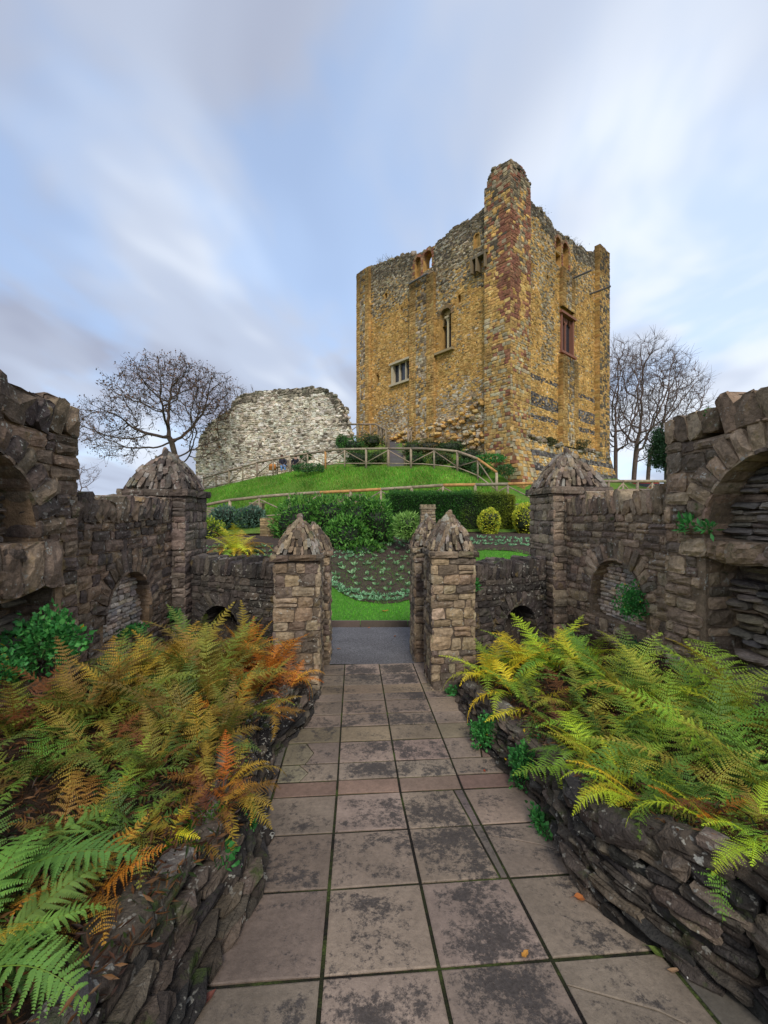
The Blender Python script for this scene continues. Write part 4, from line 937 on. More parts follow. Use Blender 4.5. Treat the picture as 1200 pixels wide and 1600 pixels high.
# ================================================================== fences of round rails with diagonal braces
WD = [(.30, .235, .16), (.26, .20, .14), (.34, .27, .18)]
def fence(pts, label, rng, bay=1.45, hgt=1.05, orange_rail=(), orange_post=(), rad=.072):
    """pts: world points of the top rail"""
    P = A(pts); sL = np.concatenate([[0], np.cumsum(np.linalg.norm(np.diff(P, axis=0), axis=1))]); L = sL[-1]
    at_ = lambda s: A([np.interp(s, sL, P[:, k]) for k in range(3)])
    root = empty('wooden_fence', at_(0) - ZU * hgt); mw = Matrix.Translation(root.location).inverted(); tag(root, label, 'fence')
    def part(mb, nm, lab=None):
        o = mb.build(nm, M['wood'], root, smooth=True); o.matrix_parent_inverse = mw
        if lab: o['label'] = lab
    n_ = max(2, int(round(L / bay))); ss = np.linspace(0, L, n_ + 1); OR = (.50, .26, .09)
    for i, s in enumerate(ss):
        p = at_(s); main = i % 2 == 0; mb = MB(); r_ = rad if main else rad * .75
        c_ = OR if i in orange_post else pick(WD, rng)
        tube(mb, [p - ZU * (hgt + .25), p - ZU * .02], r_, 8, col=c_); part(mb, 'post', 'new orange-brown post' if i in orange_post else None)
    for i in range(n_):
        a, b = at_(ss[i]), at_(ss[i + 1]); oc = i in orange_rail; c_ = OR if oc else pick(WD, rng)
        mb = MB(); m_ = at_((ss[i] + ss[i + 1]) / 2); tube(mb, [a, m_, b], rad * 1.02, 8, col=c_); part(mb, 'top_rail', 'new orange-brown rail' if oc else None)
        mb = MB(); tube(mb, [a - ZU * (hgt - .16), m_ - ZU * (hgt - .16), b - ZU * (hgt - .16)], rad * .5, 6, col=pick(WD, rng)); part(mb, 'bottom_rail')
        mb = MB(); lo, hi = (a, b) if i % 2 == 0 else (b, a); tube(mb, [lo - ZU * (hgt - .2), hi - ZU * .1], rad * .5, 6, col=pick(WD, rng)); part(mb, 'brace')
rf = np.random.default_rng(81)
lower = [pix(*p) for p in [(270, 800, 20.4), (318, 790, 20.3), (355, 782, 20.2), (420, 775, 20), (490, 770, 20), (553, 767, 20), (620, 763, 19.8), (695, 758, 19.5), (770, 757, 19.2), (845, 755, 19)]]
fence(lower, 'long lower fence of round rails crossing below the green mound, above the hedge', rf, orange_rail=(5, 6, 9, 11), hgt=1.1)
fence([pix(*p) for p in [(905, 753, 19.5), (945, 752, 20), (990, 752, 20.5), (1046, 752, 21), (1120, 752, 22)]], 'short fence right of the keep, seen just above the right garden wall', rf, bay=.9, hgt=1.1, orange_rail=(0,))
fence([pix(*p) for p in UF], 'upper curved fence climbing round the top of the green mound', rf, orange_post=(8,), orange_rail=(15,), bay=1.5, hgt=1.08)
fence([pix(*p) for p in [(540, 663, 33), (588, 663, 32), (603, 672, 29.5)]], 'short fence at the head of the steps, left side, under the keep', rf, bay=1.2)
fence([pix(*p) for p in [(638, 672, 29.6), (645, 667, 31), (678, 668, 31)]], 'short fence at the head of the steps, right side, against the keep', rf, bay=1.1)
# steps up to the keep
mb = MB(); rs_ = np.random.default_rng(4); a = pix(620, 726, 27.4); b = pix(618, 690, 33); nst = 13
for i in range(nst):
    t = i / (nst - 1); p = a * (1 - t) + b * t; mb.box(p - ZU * .3, (.95, (b - a)[1] / nst * 1.25, .75), col=jit((.12, .11, .11), rs_, .15))
for sx in (-.56, .56): 
    for i in range(nst): t = i / (nst - 1); p = a * (1 - t) + b * t; mb.box(p + A([sx, 0, -.25]), (.2, (b - a)[1] / nst * 1.1, .95), col=jit((.2, .15, .1), rs_, .2))
tag(mb.build('stone_steps', M['plain']), 'narrow flight of dark steps climbing the bank to the keep', 'steps')
#SECTION4
# ================================================================== foliage helpers
def leaves(mb, P, D, size, rng, cols, aspect=.45, a=.2, fold=.25, m=0):
    """folded pointed leaves at P growing along D"""
    P = A(P); D = A(D); n_ = len(P); D = D / (np.linalg.norm(D, axis=1)[:, None] + 1e-9)
    S = np.cross(D, rng.normal(size=(n_, 3))); S /= np.linalg.norm(S, axis=1)[:, None] + 1e-9; Nn = np.cross(D, S)
    L = (size * rng.uniform(.65, 1.3, n_))[:, None]; W = L * aspect * .5
    V = np.stack([P, P + D * L * .5 + S * W + Nn * W * fold, P + D * L, P + D * L * .5 - S * W + Nn * W * fold], 1).reshape(-1, 3)
    i = np.arange(n_) * 4; cs = A(cols)[rng.integers(0, len(cols), n_)] if len(np.shape(cols)) == 2 and len(cols) != n_ else A(cols)
    c = np.clip(cs * rng.uniform(1 - a, 1 + a, (n_, 1)), 0, 1)
    T1 = np.stack([i, i + 1, i + 2], -1); T2 = np.stack([i, i + 2, i + 3], -1)
    mb.add(V, t=np.vstack([T1, T2]), col=np.vstack([c, c * .92]), m=m)
def sph(n_, rng): v = rng.normal(size=(n_, 3)); return v / np.linalg.norm(v, axis=1)[:, None]
def blob(mb, c, r, n_, size, rng, cols, core=True, aspect=.5, lump=.12, up=.4, low=-1., shell=.75):
    d_ = sph(n_, rng); d_ = d_[d_[:, 2] > low]; k = rng.uniform(shell, 1.0, len(d_)) * (1 + lump * sn(d_ * 2.2 + A(c)[None], 1.))
    P = A(c) + d_ * k[:, None] * A(r); D = d_ * .7 + rng.normal(size=d_.shape) * .6 + A([0, 0, up])
    leaves(mb, P, D, size, rng, cols, aspect)
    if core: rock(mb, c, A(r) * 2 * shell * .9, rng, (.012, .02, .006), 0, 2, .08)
def shrub(name, label, cat, c, r, n_, size, cols, seed, group=None, **k):
    rng = np.random.default_rng(seed); root = empty(name, (c[0], c[1], c[2] - r[2])); root_ = Matrix.Translation(root.location).inverted(); tag(root, label, cat, group)
    mb = MB(); blob(mb, c, r, n_, size, rng, cols, **k); o = mb.build('foliage', M['leaf'], root); o.matrix_parent_inverse = root_
    mb = MB()
    for i in range(4):
        a_ = rng.uniform(0, 6.28); b = A([c[0], c[1], c[2] - r[2] - .1]); tube(mb, [b, b + A([math.cos(a_) * r[0] * .2, math.sin(a_) * r[0] * .2, r[2] * .6]), A(c) + A([math.cos(a_) * r[0] * .5, math.sin(a_) * r[1] * .5, r[2] * .3])], [.025, .018, .008], 5, col=(.07, .05, .035))
    o = mb.build('stem', M['bark'], root); o.matrix_parent_inverse = root_
    return root
# ================================================================== ferns
def frond_mesh(k, L=1., arch=80, lean=18, np_=21, width=.19, nl=10, yellow=.3, side=.0, pk=1.35):
    rng = np.random.default_rng(900 + k); n_ = 22; t = np.linspace(0, 1, n_)
    ang = R(lean) + R(arch) * t ** 1.5; ds = L / (n_ - 1)
    X = np.concatenate([[0], np.cumsum(np.sin(ang[:-1]) * ds)]); Zc = np.concatenate([[0], np.cumsum(np.cos(ang[:-1]) * ds)]); Yc = side * L * t ** 2
    Rc = np.stack([X, Yc, Zc], -1); mb = MB(); tube(mb, Rc, .0045 * (1 - .8 * t) * L + .0006, 4, col=(.55, .45, .25), caps=False)
    at_ = lambda q: A([np.interp(q, t, Rc[:, j]) for j in range(3)])
    P_l = []; D_l = []; S_l = []; C_l = []; N_l = []
    for i in range(np_):
        q = .13 + .86 * (i + .5) / np_; w_ = np.interp(q, [.13, .2, .38, .6, .8, 1.], [.35, .72, 1., .86, .5, .04]) * width * L
        p = at_(q); T = unit(at_(min(q + .02, 1.)) - at_(q - .02)); Bn = unit(np.cross(T, [0, 1, 0])); Bn = -Bn if Bn[0] * math.sin(R(lean)) < 0 and False else Bn
        up = unit(np.cross([0, 1, 0], T)); up = up if up[2] > 0 or abs(up[2]) < 1e-3 else -up
        for sd in (-1, 1):
            if rng.random() < .045: continue
            sw = R(rng.uniform(10, 38)); dr = rng.uniform(-.02, .55)
            d0 = unit(A([0, sd, 0]) * math.cos(sw) + T * math.sin(sw)); wl = w_ * rng.uniform(.74, 1.1)
            m_ = max(3, int(nl * (w_ / (width * L)) ** .7)); tt = (np.arange(m_) + .6) / m_
            ax = p + d0 * (tt * wl)[:, None] - up * (dr * wl * tt ** 2)[:, None] + up * .12 * wl * tt[:, None]
            mb.add([p, p + d0 * wl * .5 + up * (.06 - dr * .25) * wl + T * .0015, p + d0 * wl + up * (.12 - dr) * wl, p + d0 * wl * .5 + up * (.06 - dr * .25) * wl - T * .0015], [[0, 1, 2, 3]], col=(.55, .48, .25))
            pl = (wl * .04 + L * .011 * pk) * (1 - tt * .72) + .002; cr = rng.uniform(.8, 1.2)
            for s2 in (-1, 1):
                P_l.append(ax); dd = T * s2 * .9 + d0 * .5; D_l.append(np.tile(unit(dd), (m_, 1)) + rng.normal(0, .08, (m_, 3)) - up * .15); S_l.append(pl * (1 if s2 > 0 else .95))
                g = np.clip(yellow * (q * .9 + tt * .5) + rng.normal(0, .12, m_), 0, 1)[:, None]
                C_l.append((A([1, 1, 1]) * (1 - g) + A([1.45, 1.15, .7]) * g) * cr * .55); N_l.append(np.tile(up, (m_, 1)))
    P_ = np.vstack(P_l); D = np.vstack(D_l); D /= np.linalg.norm(D, axis=1)[:, None]; s = np.concatenate(S_l)[:, None]; c = np.vstack(C_l); U_ = np.vstack(N_l)
    S = np.cross(D, U_); S /= np.linalg.norm(S, axis=1)[:, None]; Wd = s * .25 + .0006
    V = np.stack([P_ - S * Wd, P_ + D * s * .6 - S * Wd * .8 + U_ * s * .05, P_ + D * s - U_ * s * .1, P_ + D * s * .6 + S * Wd * .8 + U_ * s * .05, P_ + S * Wd], 1).reshape(-1, 3)
    i = np.arange(len(P_)) * 5
    mb.add(V, np.stack([i, i + 1, i + 3, i + 4], -1), np.stack([i + 1, i + 2, i + 3], -1), col=c)
    o = mb.build('frond', M['frond']); me = o.data; bpy.data.objects.remove(o); return me
FM = [frond_mesh(0, arch=70, lean=12, yellow=.35), frond_mesh(1, arch=95, lean=20, yellow=.5, side=.12), frond_mesh(2, arch=50, lean=15, yellow=.25, side=-.1), frond_mesh(3, arch=115, lean=28, yellow=.6, width=.17, side=.15), frond_mesh(4, arch=35, lean=25, yellow=.4, width=.21), frond_mesh(5, arch=140, lean=30, yellow=.2, width=.14, side=-.2)]
FU = [frond_mesh(8, arch=38, lean=8, yellow=.35, width=.16, side=.06), frond_mesh(9, arch=55, lean=14, yellow=.3, width=.15, side=-.08), frond_mesh(10, arch=75, lean=10, yellow=.45, width=.17, side=.1)]
FB = [frond_mesh(6, arch=75, lean=30, yellow=.12, np_=24, nl=17, width=.21, side=.05, pk=1.7), frond_mesh(7, arch=95, lean=38, yellow=.18, np_=24, nl=17, width=.22, side=-.1, pk=1.7)]
def fern(x, y, L, nf, cols, label, seed, tilt=(5, 50), z=None, meshes=None, face=None, group=None, p=None):
    rng = np.random.default_rng(seed); z = bedz(x, y) if z is None else z
    root = empty('fern', (x, y, z)); tag(root, label, 'fern', group); nf = int(nf * (1.2 if x < 0 else .95))
    for i in range(nf):
        me = (meshes or FM)[rng.integers(0, len(meshes or FM))]
        o = bpy.data.objects.new('frond', me); C.objects.link(o); o.parent = root
        az = i / nf * 6.283 * 3.0 + rng.uniform(-.5, .5) if face is None else R(rng.uniform(*face))
        o.rotation_euler = (rng.uniform(-.25, .25), R(rng.uniform(*tilt)) * (1 if i % 3 else .4), az); k = L * rng.uniform(.7, 1.12); o.scale = (k, k * rng.uniform(.9, 1.25), k)
        o.location = (rng.uniform(-.04, .04), rng.uniform(-.04, .04), -.02)
        c = jit(cols[rng.choice(len(cols), p=p)], rng, .22, .1); o.color = (*[q * 2.9 for q in c], 1)
    return root
OR_ = [(.42, .16, .02), (.34, .11, .015), (.40, .22, .03), (.26, .08, .015)]
OL = [(.16, .175, .03), (.11, .15, .025), (.21, .17, .03), (.15, .11, .028), (.085, .13, .028)]
MUS = [(.34, .22, .03), (.26, .20, .03), (.20, .11, .02)]
YG = [(.44, .44, .03), (.32, .42, .03), (.52, .42, .03), (.18, .31, .03)]
GR = [(.10, .20, .03), (.15, .26, .03), (.20, .28, .035), (.08, .16, .03), (.26, .26, .04)]
DG = [(.085, .165, .032), (.105, .20, .035), (.07, .14, .03)]
BR = [(.13, .05, .02), (.09, .035, .015), (.16, .07, .025)]
X = lambda px, Y: (px - 600) / F * Y
FL = [(418, 4.85, .72, 16, OR_, 'bright orange dying fern right against the left gate pier'),
 (447, 4.55, .50, 10, OR_, 'small orange-brown fern at the foot of the left gate pier'),
 (380, 5.15, .80, 16, OR_[:1] + MUS + OR_[2:3], 'golden orange fern in front of the dark arched hole left of the gate'),
 (345, 4.65, .85, 17, MUS + OL[:2], 'mustard and olive fern between the orange ferns and the big left pier'),
 (395, 4.15, .55, 12, OR_[1:] + OL[:1], 'rusty fern drooping over the left bed edge near the gate'),
 (300, 4.55, .90, 17, OL, 'olive green fern in front of the foot of the big left pier'),
 (265, 3.9, .85, 17, OL + MUS[:1], 'feathery olive fern in front of the small niche of the left wall'),
 (325, 3.75, .85, 17, OL, 'tall olive fern in the middle of the left bed'),
 (215, 3.75, .62, 10, MUS + OL[:1], 'pale yellowish fern with one open upright frond by the left wall'),
 (190, 3.3, .85, 16, OL + MUS[:1], 'yellow-brown fern below the leafy green herb of the left wall'),
 (130, 3.05, .80, 15, OL + BR[:1], 'dull olive fern left of centre in the left bed'),
 (20, 2.9, .62, 13, OL + BR, 'browning fern under the recess at the left edge of the photo'),
 (285, 3.1, .75, 15, OL, 'olive fern with brown litter below it, mid left bed'),
 (350, 3.15, .60, 13, OL + GR[:1], 'green-olive fern leaning out over the left edge of the path'),
 (240, 2.6, .52, 12, GR[:1] + OL + BR[:1], 'green fern low behind the near rubble of the left bed'),
 (180, 2.35, .42, 10, GR + DG, 'small fresh green fern low in the near left bed'),
 (325, 2.60, .36, 9, OR_ + MUS, 'small fern with orange tips hanging over the left rubble edge'),
 (270, 2.15, .34, 7, MUS + YG[:1], 'little mustard fern sprawling on the near mossy stone, left'),
 (105, 2.05, .42, 10, MUS + OR_[1:2] + OL, 'brown and mustard fern beneath the big green fronds, left')]
for i, (px, Y, L, nf, cs, lb) in enumerate(FL): fern(X(px, Y), Y, L, nf, cs, lb, 300 + i, tilt=(0, 38) if L > .5 else (5, 50), meshes=FU if L > .5 and i % 3 else None)
fern(-1.72, 1.78, .66, 13, DG, 'large fresh green fern reaching in from the left edge of the photo', 340, tilt=(20, 70), meshes=FB)
fern(-1.42, 1.32, .60, 12, DG, 'nearest deep green fern in the bottom left corner of the photo', 341, tilt=(25, 75), meshes=FB, face=(-60, 110))
FR_ = [(775, 4.75, .75, 15, YG, 'yellow fern beside the right gate pier, leftmost of the right bed'),
 (820, 4.95, .90, 18, YG, 'tall bright yellow-green fern in front of the arched hole right of the gate'),
 (862, 4.75, .85, 17, YG + GR[:2], 'yellow-green fern in front of the big right pier'),
 (800, 4.35, .70, 14, YG[1:] + GR[:1], 'low spreading lime fern over the far end of the right bed edge'),
 (905, 4.5, .80, 15, GR + YG[:2], 'green fern with yellow tips below the right small niche'),
 (945, 4.1, .78, 15, GR + YG[1:2], 'green fern below the herb with yellow flowers on the right wall'),
 (900, 3.75, .62, 13, GR + BR[:1], 'green fern with brown dead fronds halfway along the right bed'),
 (985, 3.55, .90, 17, GR + YG[1:2], 'big green fern in the middle of the right bed'),
 (1040, 3.35, .85, 16, GR, 'full green fern in front of the squared stones of the right wall'),
 (950, 3.1, .72, 15, GR + YG[:1], 'green fern with golden tips hanging towards the paving, right bed'),
 (1105, 3.1, .88, 16, GR, 'broad green fern under the lower recess of the right wall'),
 (1180, 3.0, .95, 16, GR + YG[1:2], 'tall arching green fern at the right edge of the photo'),
 (1035, 2.75, .78, 16, GR, 'dense mid-green fern in the near right bed'),
 (1120, 2.5, .80, 16, GR + DG[:1], 'dark green fern at the lower right, behind the biggest edging stones'),
 (1215, 2.25, .80, 15, GR + OL[:1], 'green fern cut by the right edge of the photo'),
 (965, 2.62, .40, 9, YG, 'small lemon yellow fern drooping over the right rubble edge'),
 (1030, 2.28, .36, 8, YG[1:] + GR[:1], 'small lime fern lying on the top stones of the right edging'),
 (1100, 2.15, .34, 8, DG + OR_[:1], 'small fern of green and rusty fronds above the black edging stone'),
 (1190, 1.95, .36, 9, YG[1:2] + OL, 'small yellow-green fern hanging at the lower right edge of the photo')]
for i, (px, Y, L, nf, cs, lb) in enumerate(FR_): fern(X(px, Y), Y, L, nf, cs, lb, 400 + i)
EX = [(150, 2.72, .62, 14, OL + BR[:1], 'dull green and brown fern low behind the large green fronds'), (60, 2.5, .60, 14, OL + GR[:1], 'olive fern rising behind the largest green fern on the left'),
 (225, 3.45, .72, 14, OL, 'olive fern between the leafy wall herb and the middle of the left bed'), (318, 2.88, .50, 13, OL + MUS, 'drab yellow-green fern above the left rubble edge, mid path'),
 (372, 3.55, .55, 13, OL + OR_[:1], 'olive fern flecked with orange hanging over the left edging'), (352, 2.62, .42, 12, MUS + OR_[:2], 'orange and yellow fern spilling over the left edging towards the paving'),
 (215, 2.12, .44, 12, DG + OL[:1], 'deep green fern on top of the near left rubble'), (120, 1.72, .40, 11, MUS + OR_[:1], 'mustard fern under the nearest green fronds'),
 (335, 2.28, .30, 8, BR + OR_[1:2], 'withered brown fern clump hanging on the left edging')]
EX2 = [(832, 3.95, .55, 13, GR + YG[:1], 'green fern spilling over the right edging above the round herb'), (880, 3.35, .55, 13, GR + BR[:1], 'green fern above the taller herb of the right edging'),
 (930, 2.85, .55, 13, GR + YG[:2], 'fern with lime and golden fronds over the pale right edging stones'), (1000, 2.5, .50, 13, GR + YG[1:2], 'bushy green fern on the bend of the right edging'),
 (1075, 2.28, .55, 12, GR + DG[:1], 'green fern behind the black top stone of the right edging'), (1150, 2.1, .50, 12, GR + BR[:1], 'green fern with russet base, lower right')]
for i, (px, Y, L, nf, cs, lb) in enumerate(EX + EX2): fern(X(px, Y), Y, L, nf, cs, lb, 600 + i, tilt=(5, 58))
for i, (px, Y, L, nf, cs, lb, fc) in enumerate([(985, 2.36, .40, 9, YG, 'lemon and lime fern fronds hanging down the bend of the right edging', (140, 270)), (1120, 2.0, .42, 9, YG[1:2] + GR[:2], 'lime fronds lying across the black top stone, lower right', (150, 280)),
 (1185, 1.78, .34, 8, YG[1:2] + OL[:1], 'yellowish fronds drooping over the nearest right edging stones', (170, 290)), (905, 2.95, .42, 8, YG[1:2] + GR, 'fresh green fronds arching down the pale lichened edging stones', (140, 250)),
 (358, 2.4, .34, 8, YG[:1] + MUS, 'golden fronds hanging down the near left edging', (-70, 60)), (415, 3.75, .36, 8, OR_[:2] + MUS, 'orange-brown fronds hanging over the pale rubble of the far left edging', (-60, 60))]): fern(X(px, Y), Y, L, nf, cs, lb, 700 + i, tilt=(35, 80), face=fc, z=bedz(X(px, Y), Y) + .09)
# dead fern litter on the beds
for sg, nm in ((-1, 'left'), (1, 'right')):
    rng = np.random.default_rng(77 + sg); mb = MB(); n_ = 14000; P = []
    while len(P) < n_:
        y = rng.uniform(1.2, 5.4); x = sg * rng.uniform(.75, 2.9)
        T = A(LT if x < 0 else RT); o_ = T[np.argsort(T[:, 1])]; xe = np.interp(y, o_[:, 1], o_[:, 0])
        if abs(x) > abs(xe) + .12 and abs(uv(x, y)[0]) < 3.0: P.append((x, y, bedz(x, y) + rng.uniform(0, .10) ** 1.0))
    D = rng.normal(size=(n_, 3)) * A([1, 1, .45]); leaves(mb, P, D, .055, rng, [(.09, .035, .015), (.14, .06, .02), (.05, .022, .012), (.19, .09, .03), (.03, .05, .01)], .22, .35)
    tag(mb.build('leaf_litter', M['leaf']), kind='stuff', label=f'brown dead fern litter covering the {nm} bed', cat='litter')
# ================================================================== herbs on walls and bed edges
def onwall(px, py, sg, dn=.0):
    u = (-3.05 + dn) if sg < 0 else (2.95 - dn); t = (px - 600) / F; c_, s_ = math.cos(PHI), math.sin(PHI)
    v = (.373 + u * c_ - t * u * s_) / (t * c_ + s_); q = pw(u, v); q[2] = CZ + (800 - py) / F * q[1]; return q
CO = [(.05, .24, .05), (.07, .31, .07), (.11, .38, .08), (.035, .16, .035)]
def herb(c, r, n_, size, label, seed, cols=CO, flowers=0, shell=.3, low=-.8, up=.5, aspect=.75):
    rng = np.random.default_rng(seed); root = empty('wall_herb', c); mi = Matrix.Translation(root.location).inverted(); tag(root, label, 'herb')
    mb = MB(); blob(mb, c, r, n_, size, rng, cols, core=False, shell=shell, low=low, up=up, aspect=aspect, lump=.3)
    o = mb.build('foliage', M['leaf'], root); o.matrix_parent_inverse = mi
    if flowers:
        mb = MB(); d_ = sph(flowers * 3, rng); d_ = d_[d_[:, 2] > -.1][:flowers]; leaves(mb, A(c) + d_ * A(r) * 1.03, d_ + A([0, 0, .8]), size * .9, rng, [(.75, .50, .03)], .5); o = mb.build('flowers', M['leaf'], root); o.matrix_parent_inverse = mi
    mb = MB()
    for i in range(max(6, n_ // 60)):
        e = sph(1, rng)[0] * A(r) * .85; tube(mb, [A(c) - A([0, 0, r[2] * .3]), A(c) + e * .5 + A([0, 0, .02]), A(c) + e], [.003, .0025, .0015], 4, col=(.12, .20, .06), caps=False)
    o = mb.build('stems', M['leaf'], root); o.matrix_parent_inverse = mi
    return root
herb(onwall(78, 1005, -1, .25), (.30, .22, .26), 1500, .045, 'large leafy green herb with a few yellow flowers at the left wall', 1, flowers=4)
herb(onwall(8, 1050, -1, .2), (.12, .14, .12), 350, .04, 'green herb tuft at the extreme left edge below the recess', 2)
herb(onwall(18, 872, -1, -.15), (.14, .14, .06), 260, .04, 'green sprigs inside the tall recess of the left wall', 3)
herb(onwall(208, 985, -1, .0), (.12, .28, .07), 480, .035, 'green herb trailing along the sill of the small left niche', 4)
herb(onwall(273, 962, -1, .1), (.08, .09, .12), 260, .035, 'small green herb in the corner of the left wall and its big pier', 5)
herb(onwall(988, 945, 1, .12), (.15, .15, .24), 1500, .03, 'rounded blue-green herb with yellow flowers growing on the right wall', 6, flowers=10)
herb(onwall(990, 1018, 1, .15), (.14, .16, .14), 420, .04, 'dark green herb low behind the ferns at the right wall', 7, cols=[(.015, .08, .03), (.02, .11, .04)])
herb(onwall(1078, 822, 1, .1), (.10, .13, .10), 110, .085, 'bright green broad-leaved plant rooted in the right wall beside the tall recess', 8, cols=[(.06, .28, .06), (.09, .34, .08)], aspect=.35)
herb(onwall(1106, 826, 1, .15), (.06, .08, .05), 50, .075, 'small bright green sprout on the right wall, right of the broad-leaved plant', 9, cols=[(.07, .30, .07)], aspect=.35)
herb(onwall(1110, 647, 1, .05), (.06, .09, .05), 130, .03, 'tiny green sprig high on the tall right wall', 10)
herb(pix(742, 916, 5.85), (.07, .07, .10), 240, .035, 'small green herb on the low dark wall right of the gate pier', 11)
herb(pix(395, 990, 5.7), (.1, .07, .12), 150, .04, 'green herb beneath the arched hole left of the gate', 12)
herb((.98, 3.99, -.42), (.17, .13, .17), 1300, .032, 'round green herb at the foot of the right edging, farther of two', 13, flowers=4)
herb((1.19, 3.42, -.38), (.17, .15, .25), 1900, .032, 'tall green herb with yellow buds at the foot of the right edging, nearer of two', 14, flowers=12)
herb((1.07, 2.86, -.44), (.05, .2, .06), 300, .03, 'low green creeper in the joint beside the right edging', 15)
herb((.86, 5.18, -.54), (.1, .1, .05), 160, .04, 'low green weeds at the foot of the right gate pier', 16)
herb((-.86, 2.66, -.28), (.03, .10, .18), 320, .026, 'narrow green creeper climbing the left edging beside the path', 17)
herb((-.86, 2.2, -.12), (.09, .08, .06), 90, .045, 'small green sprig on the near left edging stones', 18, cols=[(.06, .26, .06)])
herb((-1.08, 1.62, -.12), (.16, .1, .05), 260, .035, 'green herb with a yellow flower at the bottom left of the photo', 19, flowers=2)
herb(pix(405, 668, 21.) * A([0, 0, 0]) + pix(1100, 752, 20.), (.7, .3, .25), 500, .10, 'low green hedge plants behind the right fence', 20)
# moss on the left edging
mb = MB(); rng = np.random.default_rng(6)
for (x, y, z) in ((-.98, 2.3, -.0), (-1.02, 2.12, .0)):
    n_ = 1500; d_ = sph(n_, rng); leaves(mb, A([x, y, z]) + d_ * A([.11, .12, .045]) * rng.uniform(.5, 1, (n_, 1)), d_ + A([0, 0, 1]), .014, rng, [(.05, .14, .015), (.09, .20, .02)], .6)
tag(mb.build('moss', M['leaf']), kind='stuff', label='bright green moss on the near left edging stone', cat='moss')
# ================================================================== fallen leaves, twigs
def onpath(px, py):
    Y = 1105 / (py - 907) if py > 1237 else 2.265 * 650 / (py - 800)
    return A([X(px, Y), Y, zp(uv(X(px, Y), Y)[1]) + .004])
def dleaf(p, L, col, rz, label, seed, w_=.55, curl=.15):
    rng = np.random.default_rng(seed); n_ = 7; t = np.linspace(0, 1, n_); hw = L * w_ * .5 * np.sin(np.pi * t ** .8) ** .8 * (1 + .12 * rng.normal(size=n_)); hw[0] = hw[-1] = .0005
    z = L * curl * (np.abs(t - .5) * 2) ** 2; V = []
    for i in range(n_): V += [[t[i] * L - L / 2, -hw[i], z[i] + hw[i] * .35], [t[i] * L - L / 2, 0, z[i]], [t[i] * L - L / 2, hw[i], z[i] + hw[i] * .3 * rng.uniform(.3, 1.6)]]
    q = []
    for i in range(n_ - 1):
        for j in range(2): a = i * 3 + j; q.append([a, a + 3, a + 4, a + 1])
    mb = MB(); mb.add(V, q, col=col); tube(mb, [[-L / 2, 0, z[0]], [-L * .75, .01 * L, .002]], .0012, 4, col=A(col) * .6)
    o = mb.build('fallen_leaf', M['leaf']); o.location = [float(v) for v in p]; o.rotation_euler = (0, 0, rz); tag(o, label, 'leaf', 'leaves fallen on the paving'); return o
for i, (px, py, L, col, lb) in enumerate([(908, 1407, .075, (.50, .17, .05), 'flat pale orange leaf on the paving near the right edging'),
  (957, 1413, .085, (.28, .06, .02), 'curled red-brown leaf touching the right edging, beside the pale orange leaf'),
  (820, 1494, .045, (.60, .28, .05), 'small yellow leaf near a slab joint, lower middle right'),
  (1030, 1495, .085, (.16, .22, .05), 'green leaf on the paving at the lower right'),
  (1066, 1490, .055, (.34, .24, .24), 'pinkish pale leaf between the green leaf and the right edging'),
  (1052, 1522, .06, (.36, .22, .12), 'narrow tan leaf below the green leaf'),
  (345, 1480, .05, (.42, .14, .04), 'small orange leaf at the foot of the left edging'),
  (322, 1558, .08, (.20, .07, .05), 'crumpled dark red leaf, bottom left of the paving'),
  (272, 1582, .06, (.28, .16, .12), 'dry brown leaf at the very bottom by the left edging'),
  (757, 1207, .035, (.34, .07, .03), 'tiny red leaf on the broken slab corner'),
  (738, 1158, .06, (.38, .13, .04), 'orange leaf beside the right edging near the round herb, farthest'),
  (752, 1168, .055, (.30, .09, .03), 'rusty leaf just left of the farther round herb'),
  (862, 1305, .05, (.38, .11, .04), 'orange leaf in the creeper beside the right edging'),
  (700, 1069, .06, (.40, .16, .06), 'orange leaf at the foot of the right gate pier'),
  (890, 1345, .05, (.24, .08, .03), 'brown leaf caught in the joint by the right edging'),
  (1110, 1530, .06, (.22, .15, .10), 'dull brown leaf by the edging at the lower right corner')]):
    dleaf(onpath(px, py), L, col, i * 1.9, lb, i, w_=.3 if 'narrow' in lb else .55)
for i, (x_, y_, cl) in enumerate([(-.75, 6.9, (.4, .16, .05)), (.2, 7.6, (.3, .12, .05)), (.55, 7.9, (.45, .22, .06)), (-.3, 8.15, (.4, .14, .05))]):
    dleaf((x_, y_, -.57), .07, cl, i * 1.3, ['orange leaf on the asphalt by the left gate piers', 'brown leaf in the middle of the asphalt beyond the gate', 'yellow-brown leaf on the asphalt near the kerb, right', 'orange leaf against the kerb beyond the gate'][i], 70 + i)
o = dleaf(hit(602, 956), .16, (.60, .20, .05), .4, 'large orange leaf lying on the green lawn beyond the gate', 30); o['group'] = 'leaves on the lawn'
for i, (p, q, lb) in enumerate([((-1.13, 1.94, .06), (.38, .12, .06), 'orange-brown leaf resting on the mossy left edging stones')]): dleaf(p, .08, q, 1., lb, 40)
mb = MB(); p = onpath(1078, 1535); tube(mb, [p + A([-.012, 0, .004]), p + A([.012, .002, .004])], .004, 8, col=(.75, .70, .64)); tag(mb.build('cigarette_end', M['plain']), 'small white cigarette end on the paving at lower right', 'litter')
